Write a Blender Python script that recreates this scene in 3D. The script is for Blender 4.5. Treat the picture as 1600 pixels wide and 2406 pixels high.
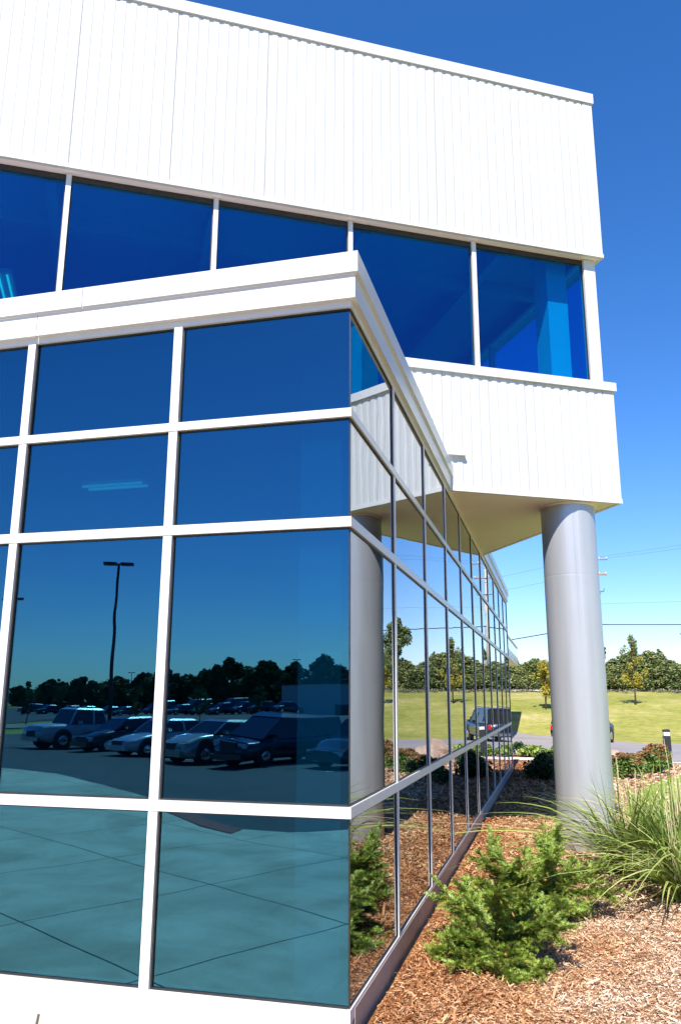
import bpy, bmesh, math, random
import numpy as np
from mathutils import Vector, Matrix, noise
for o in list(bpy.data.objects): bpy.data.objects.remove(o)
scene = bpy.context.scene
COL = scene.collection
R = math.radians

# ------------------------------------------------------------------ camera
YAW, PITCH, ROLL = -0.2555, 0.2267, 0.004
CAM = Vector((1.0917, -4.4142, 1.6418))
FPX = 1889.4
fw = Vector((math.sin(YAW)*math.cos(PITCH), math.cos(YAW)*math.cos(PITCH), math.sin(PITCH)))
rt = Vector((math.cos(YAW), -math.sin(YAW), 0)); up = rt.cross(fw)
r2 = rt*math.cos(ROLL) + up*math.sin(ROLL); u2 = -rt*math.sin(ROLL) + up*math.cos(ROLL)
cd = bpy.data.cameras.new('camera'); cam = bpy.data.objects.new('camera', cd); COL.objects.link(cam)
cam.matrix_world = Matrix(((r2.x, u2.x, -fw.x, CAM.x), (r2.y, u2.y, -fw.y, CAM.y), (r2.z, u2.z, -fw.z, CAM.z), (0, 0, 0, 1)))
cd.sensor_fit = 'VERTICAL'; cd.sensor_height = 36.0; cd.lens = FPX/2406*36.0
cd.clip_start = 0.05; cd.clip_end = 5000
scene.camera = cam

# ------------------------------------------------------------------ sky, sun, exposure
SUN_EL, SUN_PHI = R(52.5), R(-1.0)            # light travels towards (sin phi, cos phi)
w = bpy.data.worlds.new('World'); scene.world = w; w.use_nodes = True
nt = w.node_tree; nt.nodes.clear()
sky = nt.nodes.new('ShaderNodeTexSky'); sky.sky_type = 'NISHITA'; sky.sun_disc = False
sky.sun_elevation = SUN_EL
to_sun = Vector((-math.sin(SUN_PHI)*math.cos(SUN_EL), -math.cos(SUN_PHI)*math.cos(SUN_EL), math.sin(SUN_EL)))
sky.sun_rotation = math.atan2(to_sun.x, to_sun.y)
sky.air_density = 1.0; sky.dust_density = 0.25; sky.ozone_density = 3.0; sky.altitude = 200
hs = nt.nodes.new('ShaderNodeHueSaturation'); hs.inputs['Saturation'].default_value = 1.30; hs.inputs['Hue'].default_value = .500
bg = nt.nodes.new('ShaderNodeBackground'); bg.inputs['Strength'].default_value = 0.105
wo = nt.nodes.new('ShaderNodeOutputWorld')
nt.links.new(sky.outputs[0], hs.inputs['Color']); mt = nt.nodes.new('ShaderNodeMixRGB'); mt.blend_type = 'MULTIPLY'; mt.inputs[0].default_value = 1; mt.inputs[2].default_value = (.92, .95, 1.16, 1)
nt.links.new(hs.outputs[0], mt.inputs[1]); nt.links.new(mt.outputs[0], bg.inputs[0]); nt.links.new(bg.outputs[0], wo.inputs[0])
sl = bpy.data.lights.new('sun', 'SUN'); sl.energy = 5.0; sl.angle = R(0.5); sl.color = (1.0, 0.95, 0.87)
so = bpy.data.objects.new('sun', sl); COL.objects.link(so)
so.rotation_euler = to_sun.to_track_quat('Z', 'Y').to_euler(); so.location = (0, -20, 40)
vs = scene.view_settings; vs.view_transform = 'Standard'; vs.look = 'None'; vs.exposure = 0.85; vs.gamma = 1.0; vs.use_curve_mapping = False
scene.cycles.max_bounces = 8; scene.cycles.glossy_bounces = 5; scene.cycles.transparent_max_bounces = 12
scene.cycles.caustics_reflective = False; scene.cycles.caustics_refractive = False

# ------------------------------------------------------------------ materials
def mat(name):
    m = bpy.data.materials.new(name); m.use_nodes = True
    t = m.node_tree; return m, t, t.nodes['Principled BSDF']
def N(t, typ, **kw):
    n = t.nodes.new(typ)
    for k, v in kw.items(): setattr(n, k, v)
    return n
def ramp(t, stops, interp='LINEAR'):
    n = t.nodes.new('ShaderNodeValToRGB'); cr = n.color_ramp; cr.interpolation = interp
    while len(cr.elements) > 1: cr.elements.remove(cr.elements[-1])
    cr.elements[0].position = stops[0][0]; cr.elements[0].color = (*stops[0][1], 1)
    for p, c in stops[1:]:
        e = cr.elements.new(p); e.color = (*c, 1)
    return n
def noisy(name, c1, c2, scale=5, rough=0.6, metal=0.0, bump=0.0, bscale=None, detail=6, spec=0.5, coat=0.0, lo=.3, hi=.7, bdist=0.02):
    m, t, p = mat(name)
    tc = N(t, 'ShaderNodeTexCoord'); nz = N(t, 'ShaderNodeTexNoise')
    nz.inputs['Scale'].default_value = scale; nz.inputs['Detail'].default_value = detail
    t.links.new(tc.outputs['Object'], nz.inputs['Vector'])
    rp = ramp(t, [(lo, c1), (hi, c2)]); t.links.new(nz.outputs['Fac'], rp.inputs[0]); t.links.new(rp.outputs[0], p.inputs['Base Color'])
    p.inputs['Roughness'].default_value = rough; p.inputs['Metallic'].default_value = metal
    p.inputs['Specular IOR Level'].default_value = spec; p.inputs['Coat Weight'].default_value = coat; p.inputs['Coat Roughness'].default_value = 0.05
    if bump:
        n2 = N(t, 'ShaderNodeTexNoise'); n2.inputs['Scale'].default_value = bscale or scale*4; n2.inputs['Detail'].default_value = 5
        t.links.new(tc.outputs['Object'], n2.inputs['Vector'])
        b = N(t, 'ShaderNodeBump'); b.inputs['Strength'].default_value = bump; b.inputs['Distance'].default_value = bdist
        t.links.new(n2.outputs['Fac'], b.inputs['Height']); t.links.new(b.outputs[0], p.inputs['Normal'])
    return m
def islands(name, stops, rough=0.6, spec=0.3, trans=0.0):
    m, t, p = mat(name)
    g = N(t, 'ShaderNodeNewGeometry'); rp = ramp(t, stops)
    t.links.new(g.outputs['Random Per Island'], rp.inputs[0]); t.links.new(rp.outputs[0], p.inputs['Base Color'])
    p.inputs['Roughness'].default_value = rough; p.inputs['Specular IOR Level'].default_value = spec
    if trans:
        tr = N(t, 'ShaderNodeBsdfTranslucent'); mx = N(t, 'ShaderNodeMixShader'); mx.inputs[0].default_value = trans
        t.links.new(rp.outputs[0], tr.inputs[0]); o = t.nodes['Material Output']
        t.links.new(p.outputs[0], mx.inputs[1]); t.links.new(tr.outputs[0], mx.inputs[2]); t.links.new(mx.outputs[0], o.inputs[0])
    return m
M = {}
M['frame'] = noisy('white_frame_paint', (.60, .60, .605), (.65, .65, .65), 3, .32, bump=.05, bscale=40, bdist=.002)
M['fascia'] = noisy('white_fascia_metal', (.60, .60, .61), (.65, .65, .655), 1.5, .30, bump=.10, bscale=2.5, bdist=.01)
M['flash'] = noisy('shade_brown_flashing', (.30, .235, .20), (.36, .29, .25), 4, .5, bump=.1)  # shade on the white sill's side face, put into the colour as brown
M['soffit'] = noisy('beige_soffit', (.94, .80, .83), (.96, .84, .87), 2.5, .8, bump=.04)
M['gasket'] = noisy('dark_gasket', (.015, .014, .012), (.03, .026, .02), 20, .5)
M['roofing'] = noisy('roof_membrane', (.35, .35, .36), (.42, .42, .42), 3, .9)
def weathered(name, c, rough, metal, zfade, streak=.10, sc=(9, 9, .5)):
    m = noisy(name, tuple(x*.97 for x in c), c, 2, rough, metal=metal, bump=.06, bscale=2.5, bdist=.006); t = m.node_tree; p = t.nodes['Principled BSDF']
    src = p.inputs['Base Color'].links[0].from_socket; tc = N(t, 'ShaderNodeTexCoord'); mp = N(t, 'ShaderNodeMapping'); mp.inputs['Scale'].default_value = sc
    nz = N(t, 'ShaderNodeTexNoise'); nz.inputs['Scale'].default_value = 1; nz.inputs['Detail'].default_value = 6
    t.links.new(tc.outputs['Object'], mp.inputs[0]); t.links.new(mp.outputs[0], nz.inputs['Vector'])
    r = ramp(t, [(.35, (1-streak,)*3), (.6, (1, 1, 1))]); t.links.new(nz.outputs['Fac'], r.inputs[0])
    mx = N(t, 'ShaderNodeMixRGB', blend_type='MULTIPLY'); mx.inputs[0].default_value = 1; t.links.new(src, mx.inputs[1]); t.links.new(r.outputs[0], mx.inputs[2])
    out = mx.outputs[0]
    if zfade:      # soil splashed up from the bed
        sx = N(t, 'ShaderNodeSeparateXYZ'); t.links.new(tc.outputs['Object'], sx.inputs[0]); n3 = N(t, 'ShaderNodeTexNoise'); n3.inputs['Scale'].default_value = 14; n3.inputs['Detail'].default_value = 8; t.links.new(tc.outputs['Object'], n3.inputs['Vector'])
        ad = N(t, 'ShaderNodeMath', operation='MULTIPLY_ADD'); ad.inputs[1].default_value = .55; t.links.new(n3.outputs['Fac'], ad.inputs[0]); t.links.new(sx.outputs[2], ad.inputs[2])
        mr = N(t, 'ShaderNodeMapRange'); mr.inputs['From Min'].default_value = .2; mr.inputs['From Max'].default_value = .5; mr.inputs['To Min'].default_value = .55; mr.inputs['To Max'].default_value = 0; t.links.new(ad.outputs[0], mr.inputs[0])
        m2 = N(t, 'ShaderNodeMixRGB'); m2.inputs[2].default_value = (.22, .15, .10, 1); t.links.new(mr.outputs[0], m2.inputs[0]); t.links.new(out, m2.inputs[1]); out = m2.outputs[0]
    t.links.new(out, p.inputs['Base Color']); return m
M['panel'] = weathered('white_metal_panel', (.585, .59, .595), .45, 0, False, .07, (3.5, 3.5, .35))
M['column'] = weathered('silver_column_paint', (.50, .505, .53), .36, .38, True)
M['inner_wall'] = noisy('interior_wall', (.30, .32, .34), (.36, .37, .38), 1, .9)
M['inner_ceiling'] = noisy('interior_ceiling', (.45, .46, .48), (.50, .50, .52), 1, .9)
M['inner_floor'] = noisy('interior_carpet', (.10, .11, .13), (.14, .15, .16), 8, .95)
M['inner_column'] = noisy('interior_column', (.72, .75, .75), (.78, .8, .8), 2, .8)
M['inner_steel'] = noisy('interior_beam', (.45, .47, .5), (.5, .52, .55), 2, .6)
def emis(name, c, s):
    m, t, p = mat(name); p.inputs['Base Color'].default_value = (*c, 1)
    p.inputs['Emission Color'].default_value = (*c, 1); p.inputs['Emission Strength'].default_value = s; return m
M['tube'] = emis('fluorescent_tube', (1, .95, .8), .55)

def glass_mat(name, facing, tint, trans_col, wav, zs=1.0):
    m = bpy.data.materials.new(name); m.use_nodes = True; t = m.node_tree; t.nodes.clear()
    out = N(t, 'ShaderNodeOutputMaterial'); gl = N(t, 'ShaderNodeBsdfGlossy'); gl.inputs['Roughness'].default_value = 0.0
    tr = N(t, 'ShaderNodeBsdfTransparent'); tr.inputs[0].default_value = (*trans_col, 1)
    lw = N(t, 'ShaderNodeLayerWeight'); lw.inputs[0].default_value = .5   # facing output: 1-|cos|
    pw = N(t, 'ShaderNodeMath', operation='POWER'); pw.inputs[1].default_value = 4.6
    t.links.new(lw.outputs['Facing'], pw.inputs[0])
    mr = N(t, 'ShaderNodeMapRange'); mr.inputs['To Min'].default_value = facing; mr.inputs['To Max'].default_value = 1.0
    t.links.new(pw.outputs[0], mr.inputs['Value'])
    mc = N(t, 'ShaderNodeMapRange'); mc.inputs['From Min'].default_value = 0.02; mc.inputs['From Max'].default_value = .30
    t.links.new(pw.outputs[0], mc.inputs['Value'])
    cm = N(t, 'ShaderNodeMixRGB'); cm.inputs[1].default_value = (*tint, 1); cm.inputs[2].default_value = (.93, .95, .97, 1)
    t.links.new(mc.outputs[0], cm.inputs[0]); t.links.new(cm.outputs[0], gl.inputs[0])
    tc = N(t, 'ShaderNodeTexCoord'); mp = N(t, 'ShaderNodeMapping'); mp.inputs['Scale'].default_value = (1, 1, zs)
    nz = N(t, 'ShaderNodeTexNoise'); nz.inputs['Scale'].default_value = 1.1; nz.inputs['Detail'].default_value = 1.0
    t.links.new(tc.outputs['Object'], mp.inputs[0]); t.links.new(mp.outputs[0], nz.inputs['Vector'])
    b = N(t, 'ShaderNodeBump'); b.inputs['Strength'].default_value = wav; b.inputs['Distance'].default_value = .01
    t.links.new(nz.outputs['Fac'], b.inputs['Height']); t.links.new(b.outputs[0], gl.inputs['Normal'])
    mx = N(t, 'ShaderNodeMixShader'); t.links.new(mr.outputs[0], mx.inputs[0]); t.links.new(tr.outputs[0], mx.inputs[1]); t.links.new(gl.outputs[0], mx.inputs[2])
    t.links.new(mx.outputs[0], out.inputs[0]); return m
M['glass'] = glass_mat('blue_tinted_glass', .30, (.14, .455, .64), (.09, .42, .52), .11, 2.5)
M['glass_hi'] = glass_mat('deep_blue_glass', .15, (.12, .33, .75), (.09, .74, .92), .08)

# concrete with diagonal joints
def concrete_mat():
    m, t, p = mat('plaza_concrete')
    tc = N(t, 'ShaderNodeTexCoord'); mp = N(t, 'ShaderNodeMapping'); mp.vector_type = 'TEXTURE'
    mp.inputs['Location'].default_value = (-.56, -2.08, 0); mp.inputs['Rotation'].default_value = (0, 0, R(30.4))
    t.links.new(tc.outputs['Object'], mp.inputs[0])
    sx = N(t, 'ShaderNodeSeparateXYZ'); t.links.new(mp.outputs[0], sx.inputs[0])
    ds = []
    for ax in (0, 1):
        d = N(t, 'ShaderNodeMath', operation='PINGPONG'); d.inputs[1].default_value = .89
        t.links.new(sx.outputs[ax], d.inputs[0]); ds.append(d)
    mn = N(t, 'ShaderNodeMath', operation='MINIMUM'); t.links.new(ds[0].outputs[0], mn.inputs[0]); t.links.new(ds[1].outputs[0], mn.inputs[1])
    mr = N(t, 'ShaderNodeMapRange'); mr.inputs['From Min'].default_value = .004; mr.inputs['From Max'].default_value = .011; t.links.new(mn.outputs[0], mr.inputs[0])
    nz = N(t, 'ShaderNodeTexNoise'); nz.inputs['Scale'].default_value = 1.6; nz.inputs['Detail'].default_value = 9; nz.inputs['Roughness'].default_value = .65; t.links.new(tc.outputs['Object'], nz.inputs['Vector'])
    rp = ramp(t, [(.3, (.60, .51, .37)), (.5, (.76, .66, .50)), (.75, (.86, .78, .62))]); t.links.new(nz.outputs['Fac'], rp.inputs[0])
    n2 = N(t, 'ShaderNodeTexNoise'); n2.inputs['Scale'].default_value = 60; n2.inputs['Detail'].default_value = 4; t.links.new(tc.outputs['Object'], n2.inputs['Vector'])
    mg = N(t, 'ShaderNodeMixRGB', blend_type='MULTIPLY'); mg.inputs[0].default_value = .35; t.links.new(rp.outputs[0], mg.inputs[1]); t.links.new(n2.outputs['Fac'], mg.inputs[2])
    mx = N(t, 'ShaderNodeMixRGB'); mx.inputs[1].default_value = (.05, .045, .04, 1); t.links.new(mr.outputs[0], mx.inputs[0]); t.links.new(mg.outputs[0], mx.inputs[2])
    ns = N(t, 'ShaderNodeTexNoise'); ns.inputs['Scale'].default_value = .55; ns.inputs['Detail'].default_value = 7; ns.inputs['Distortion'].default_value = 1.5; t.links.new(tc.outputs['Object'], ns.inputs['Vector'])
    rs = ramp(t, [(.38, (.70, .70, .68)), (.5, (.95, .95, .95)), (.53, (.86, .85, .83)), (.6, (1, 1, 1))]); t.links.new(ns.outputs['Fac'], rs.inputs[0])
    ms = N(t, 'ShaderNodeMixRGB', blend_type='MULTIPLY'); ms.inputs[0].default_value = .8; t.links.new(mx.outputs[0], ms.inputs[1]); t.links.new(rs.outputs[0], ms.inputs[2])
    t.links.new(ms.outputs[0], p.inputs['Base Color']); p.inputs['Roughness'].default_value = .85
    b = N(t, 'ShaderNodeBump'); b.inputs['Strength'].default_value = .6; b.inputs['Distance'].default_value = .01
    t.links.new(mr.outputs[0], b.inputs['Height']); t.links.new(b.outputs[0], p.inputs['Normal']); return m
M['concrete'] = concrete_mat()
M['kerb'] = noisy('kerb_concrete', (.50, .48, .44), (.62, .60, .56), 4, .9, bump=.2)
M['found'] = noisy('foundation_concrete', (.60, .57, .52), (.70, .67, .62), 3, .9, bump=.2, bscale=12)
M['asphalt'] = noisy('asphalt', (.055, .055, .06), (.085, .083, .085), 1.2, .9, bump=.2, bscale=50, detail=10)
M['road'] = noisy('pale_asphalt', (.21, .19, .19), (.28, .255, .25), .5, .9, bump=.2, bscale=40, detail=10)
M['line'] = noisy('yellow_line_paint', (.55, .36, .22), (.62, .44, .28), 3, .8)
M['wline'] = noisy('white_line_paint', (.7, .7, .68), (.8, .8, .78), 3, .8)
M['brick'] = noisy('red_warning_paving', (.22, .06, .05), (.32, .10, .08), 12, .85, bump=.4, bscale=25)
M['grass'] = noisy('lawn_grass', (.17, .20, .035), (.31, .28, .085), .35, .95, bump=.5, bscale=14, detail=12, spec=.1, lo=.25, hi=.75)
def lawn_mat(name, a, b, c):
    m, t, p = mat(name); tc = N(t, 'ShaderNodeTexCoord')
    n1 = N(t, 'ShaderNodeTexNoise'); n1.inputs['Scale'].default_value = .13; n1.inputs['Detail'].default_value = 12; n1.inputs['Roughness'].default_value = .7
    n2 = N(t, 'ShaderNodeTexNoise'); n2.inputs['Scale'].default_value = 1.7; n2.inputs['Detail'].default_value = 10; n2.inputs['Roughness'].default_value = .75
    t.links.new(tc.outputs['Object'], n1.inputs['Vector']); t.links.new(tc.outputs['Object'], n2.inputs['Vector'])
    r1 = ramp(t, [(.36, a), (.52, b), (.66, c)]); t.links.new(n1.outputs['Fac'], r1.inputs[0])
    r2 = ramp(t, [(.3, (.62, .66, .5)), (.7, (1.25, 1.2, 1.15))]); t.links.new(n2.outputs['Fac'], r2.inputs[0])
    mx = N(t, 'ShaderNodeMixRGB', blend_type='MULTIPLY'); mx.inputs[0].default_value = 1; t.links.new(r1.outputs[0], mx.inputs[1]); t.links.new(r2.outputs[0], mx.inputs[2])
    t.links.new(mx.outputs[0], p.inputs['Base Color']); p.inputs['Roughness'].default_value = .95; p.inputs['Specular IOR Level'].default_value = .1
    b_ = N(t, 'ShaderNodeBump'); b_.inputs['Strength'].default_value = .6; b_.inputs['Distance'].default_value = .05; t.links.new(n2.outputs['Fac'], b_.inputs['Height']); t.links.new(b_.outputs[0], p.inputs['Normal'])
    return m
M['grass'] = lawn_mat('lawn_grass', (.20, .215, .045), (.30, .285, .085), (.44, .36, .20))
M['lawn_near'] = noisy('near_lawn_grass', (.16, .23, .04), (.28, .33, .075), 2.5, .95, bump=.6, bscale=30, detail=12, spec=.1)
M['field'] = noisy('dry_field', (.20, .19, .07), (.32, .27, .12), .1, .95, detail=10, spec=.1)
M['mulch_base'] = noisy('mulch_ground', (.28, .16, .09), (.54, .37, .235), 22, .95, bump=1.0, bscale=45, detail=12, spec=.1, lo=.35, hi=.65, bdist=.03)
M['chips'] = islands('wood_chips', [(0, (.20, .09, .045)), (.15, (.42, .235, .125)), (.42, (.62, .43, .27)), (.7, (.72, .56, .40)), (1, (.80, .71, .58))], .85, .15)
def patchy(m):     # fresh red-brown mulch along the wall, bleached mulch further out, darker damp patches
    t = m.node_tree; p = t.nodes['Principled BSDF']; src = p.inputs['Base Color'].links[0].from_socket
    tc = N(t, 'ShaderNodeTexCoord'); sx = N(t, 'ShaderNodeSeparateXYZ'); t.links.new(tc.outputs['Object'], sx.inputs[0])
    nz = N(t, 'ShaderNodeTexNoise'); nz.inputs['Scale'].default_value = 1.7; nz.inputs['Detail'].default_value = 7; t.links.new(tc.outputs['Object'], nz.inputs['Vector'])
    ma = N(t, 'ShaderNodeMath', operation='MULTIPLY_ADD'); ma.inputs[1].default_value = 2.6; t.links.new(nz.outputs['Fac'], ma.inputs[0]); t.links.new(sx.outputs[0], ma.inputs[2])
    mr = N(t, 'ShaderNodeMapRange'); mr.inputs['From Min'].default_value = 1.35; mr.inputs['From Max'].default_value = 2.9; t.links.new(ma.outputs[0], mr.inputs[0])
    r = ramp(t, [(0, (.66, .44, .30)), (.45, (.86, .68, .52)), (1, (1, .97, .98))]); t.links.new(mr.outputs[0], r.inputs[0])
    n2 = N(t, 'ShaderNodeTexNoise'); n2.inputs['Scale'].default_value = 4.5; n2.inputs['Detail'].default_value = 8; n2.inputs['Roughness'].default_value = .7; t.links.new(tc.outputs['Object'], n2.inputs['Vector'])
    r2 = ramp(t, [(.36, (.66, .56, .48)), (.52, (1, 1, 1))]); t.links.new(n2.outputs['Fac'], r2.inputs[0])
    m1 = N(t, 'ShaderNodeMixRGB', blend_type='MULTIPLY'); m1.inputs[0].default_value = 1; t.links.new(src, m1.inputs[1]); t.links.new(r.outputs[0], m1.inputs[2])
    m2 = N(t, 'ShaderNodeMixRGB', blend_type='MULTIPLY'); m2.inputs[0].default_value = 1; t.links.new(m1.outputs[0], m2.inputs[1]); t.links.new(r2.outputs[0], m2.inputs[2])
    t.links.new(m2.outputs[0], p.inputs['Base Color'])
patchy(M['chips']); patchy(M['mulch_base'])
M['yew'] = islands('yew_needles', [(0, (.040, .085, .012)), (.3, (.13, .23, .03)), (.65, (.27, .39, .055)), (1, (.50, .60, .11))], .42, .4, .30)
M['deadleaf'] = islands('dead_leaf', [(0, (.30, .11, .03)), (1, (.62, .32, .12))], .7, .2, .2)
M['bark'] = noisy('brown_bark', (.09, .05, .03), (.20, .12, .07), 30, .9, bump=.5)
M['twig'] = noisy('orange_twig', (.30, .13, .05), (.42, .2, .09), 20, .8)
M['blade'] = islands('grass_blades', [(0, (.11, .18, .03)), (.4, (.23, .32, .06)), (.72, (.38, .45, .12)), (.9, (.54, .54, .22)), (1, (.64, .52, .30))], .4, .4, .3)
M['stalk'] = noisy('dry_stalk', (.50, .38, .24), (.62, .5, .34), 10, .8)
M['redleaf'] = islands('red_sedum_heads', [(0, (.16, .07, .03)), (.5, (.30, .13, .06)), (.8, (.38, .24, .11)), (1, (.22, .26, .08))], .7, .2, .15)
M['greenleaf'] = islands('green_leaves', [(0, (.04, .10, .02)), (.6, (.14, .24, .05)), (1, (.30, .40, .10))], .55, .3, .25)
M['limeleaf'] = islands('lime_leaves', [(0, (.12, .22, .04)), (.6, (.28, .40, .08)), (1, (.45, .52, .16))], .55, .3, .25)
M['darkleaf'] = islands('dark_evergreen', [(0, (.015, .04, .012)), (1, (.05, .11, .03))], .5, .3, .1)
M['hedge'] = islands('hedge_foliage', [(0, (.08, .10, .03)), (.5, (.20, .24, .08)), (.85, (.34, .36, .13)), (1, (.48, .44, .20))], .6, .25, .15)
M['hedge2'] = islands('hedge_foliage_dark', [(0, (.06, .085, .03)), (.6, (.16, .205, .07)), (1, (.32, .33, .12))], .6, .25, .12)
M['yellowleaf'] = islands('yellow_leaves', [(0, (.20, .24, .05)), (.5, (.50, .42, .06)), (.8, (.64, .47, .06)), (1, (.30, .34, .10))], .6, .2, .35)
M['paleleaf'] = islands('pale_leaves', [(0, (.12, .16, .06)), (.6, (.24, .28, .10)), (1, (.40, .36, .16))], .6, .2, .3)
M['treeline'] = islands('far_foliage', [(0, (.03, .055, .018)), (1, (.10, .14, .045))], .7, .2, .1)
M['shrubgrey'] = islands('grey_scrub', [(0, (.14, .15, .09)), (.7, (.24, .24, .15)), (1, (.34, .25, .26))], .8, .2, .1)
M['pole'] = noisy('weathered_pole', (.48, .40, .33), (.60, .52, .44), 6, .9, bump=.3)
M['arm'] = noisy('crossarm_wood', (.40, .16, .10), (.5, .24, .16), 6, .9)
M['cable'] = noisy('cable_black', (.02, .03, .05), (.04, .05, .08), 6, .6)
M['blackmetal'] = noisy('black_metal', (.018, .018, .022), (.03, .03, .034), 6, .45)
M['lens'] = noisy('clear_lens', (.55, .58, .60), (.7, .72, .74), 6, .15)
M['rock'] = noisy('boulder_rock', (.26, .17, .13), (.46, .34, .27), 3.5, .9, bump=.8, bscale=6, detail=9, bdist=.05)
M['white_rock'] = noisy('white_rock', (.62, .60, .56), (.75, .73, .70), 4, .9, bump=.6, bscale=7, detail=9)
def paint(n, c, metal=.3): 
    return noisy(n, tuple(x*.93 for x in c), c, 2, .28, metal=metal, coat=1.0)
M['navy'] = paint('navy_car_paint', (.012, .016, .045)); M['black'] = paint('black_car_paint', (.012, .012, .014))
M['silver'] = paint('silver_car_paint', (.52, .54, .57), .3); M['gold'] = paint('gold_car_paint', (.44, .41, .36), .3); M['whitecar'] = paint('white_car_paint', (.50, .52, .54), 0)
M['carglass'] = noisy('car_glass', (.01, .012, .014), (.015, .017, .02), 3, .05, spec=.9)
M['tyre'] = noisy('tyre_rubber', (.015, .015, .015), (.03, .03, .03), 20, .85)
M['chrome'] = noisy('chrome_trim', (.6, .6, .62), (.7, .7, .72), 3, .15, metal=1.0)
M['taillight'] = noisy('red_lens', (.5, .01, .01), (.6, .02, .015), 3, .2)
M['headlight'] = noisy('headlight_lens', (.5, .52, .54), (.7, .72, .74), 3, .1)
M['trim'] = noisy('dark_plastic', (.03, .03, .032), (.05, .05, .052), 6, .6)
M['warehouse'] = noisy('warehouse_wall', (.42, .44, .46), (.50, .52, .54), .3, .8)

# ------------------------------------------------------------------ mesh tools
class MB:
    def __init__(s): s.v = []; s.f = []; s.sm = []
    def add(s, vs, fs, smooth=False):
        n = len(s.v); s.v += [tuple(v) for v in vs]; s.f += [tuple(i+n for i in f) for f in fs]; s.sm += [smooth]*len(fs); return s
    def box(s, x0, x1, y0, y1, z0, z1, T=None):
        x0, x1 = sorted((x0, x1)); y0, y1 = sorted((y0, y1)); z0, z1 = sorted((z0, z1))
        vs = [(x, y, z) for z in (z0, z1) for y in (y0, y1) for x in (x0, x1)]
        if T: vs = [T(*v) for v in vs]
        fs = [(0, 2, 3, 1), (4, 5, 7, 6), (0, 1, 5, 4), (2, 6, 7, 3), (0, 4, 6, 2), (1, 3, 7, 5)]
        return s.add(vs, fs)
    def tube(s, pts, rad, seg=8, smooth=True):
        pts = [Vector(p) for p in pts]
        if not hasattr(rad, '__len__'): rad = [rad]*len(pts)
        vs = []; fs = []
        for i, p in enumerate(pts):
            d = (pts[min(i+1, len(pts)-1)]-pts[max(i-1, 0)]).normalized()
            a = d.cross(Vector((0, 0, 1)) if abs(d.z) < .9 else Vector((1, 0, 0))).normalized(); b = d.cross(a)
            for k in range(seg):
                t = 2*math.pi*k/seg; vs.append(p + (a*math.cos(t)+b*math.sin(t))*rad[i])
        for i in range(len(pts)-1):
            for k in range(seg):
                k2 = (k+1) % seg; fs.append((i*seg+k, i*seg+k2, (i+1)*seg+k2, (i+1)*seg+k))
        fs.append(tuple(range(seg))[::-1]); fs.append(tuple((len(pts)-1)*seg+k for k in range(seg)))
        return s.add(vs, fs, smooth)
    def build(s, name, m, parent=None, fix=True):
        me = bpy.data.meshes.new(name); me.from_pydata([tuple(v) for v in s.v], [], s.f)
        me.polygons.foreach_set('use_smooth', s.sm)
        if fix:
            b = bmesh.new(); b.from_mesh(me); bmesh.ops.recalc_face_normals(b, faces=b.faces); b.to_mesh(me); b.free()
        me.materials.append(m); o = bpy.data.objects.new(name, me); COL.objects.link(o)
        if parent: o.parent = parent
        return o
def npmesh(name, verts, nper, m, parent=None, smooth=False, quads=None):
    """verts (n,k,3): n polygons of k verts, each its own island unless quads gives an index pattern"""
    n, k = verts.shape[:2]; me = bpy.data.meshes.new(name)
    me.vertices.add(n*k); me.vertices.foreach_set('co', verts.reshape(-1).astype(np.float32))
    pat = np.array(quads if quads is not None else [list(range(k))]); fc, fk = pat.shape
    idx = (np.arange(n)[:, None, None]*k + pat[None]).reshape(-1)
    me.loops.add(n*fc*fk); me.loops.foreach_set('vertex_index', idx.astype(np.int32))
    me.polygons.add(n*fc); me.polygons.foreach_set('loop_start', (np.arange(n*fc)*fk).astype(np.int32))
    me.polygons.foreach_set('loop_total', np.full(n*fc, fk, np.int32))
    me.polygons.foreach_set('use_smooth', np.full(n*fc, smooth))
    me.update(calc_edges=True); me.materials.append(m)
    o = bpy.data.objects.new(name, me); COL.objects.link(o)
    if parent: o.parent = parent
    return o
def thing(name, label, cat, loc=(0, 0, 0), rz=0, group=None):
    o = bpy.data.objects.new(name, None); COL.objects.link(o); o.location = loc; o.rotation_euler = (0, 0, rz)
    o['label'] = label; o['category'] = cat
    if group: o['group'] = group
    return o
def tag(o, label, cat, group=None):
    o['label'] = label; o['category'] = cat
    if group: o['group'] = group
    return o
def struct(o, kind='structure'): o['kind'] = kind; return o
def dup(root, loc, rz=0, label=None, scale=None):
    c = root.copy(); COL.objects.link(c); c.location = loc; c.rotation_euler = (0, 0, rz)
    if label: c['label'] = label
    if scale: c.scale = scale if hasattr(scale, '__len__') else (scale,)*3
    for ch in root.children:
        d = ch.copy(); COL.objects.link(d); d.parent = c
        for g in ch.children:
            e = g.copy(); COL.objects.link(e); e.parent = d
    return c

ORD = 'first second third fourth fifth sixth seventh eighth ninth tenth eleventh twelfth thirteenth fourteenth fifteenth sixteenth seventeenth eighteenth nineteenth twentieth'.split()
TEN = ['', '', 'twenty', 'thirty', 'forty', 'fifty', 'sixty']
def nth(i): return ORD[i] if i < 20 else (TEN[(i+1)//10]+'-'+ORD[(i+1) % 10-1] if (i+1) % 10 else {30: 'thirtieth', 40: 'fortieth', 50: 'fiftieth', 60: 'sixtieth'}[i+1])
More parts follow.
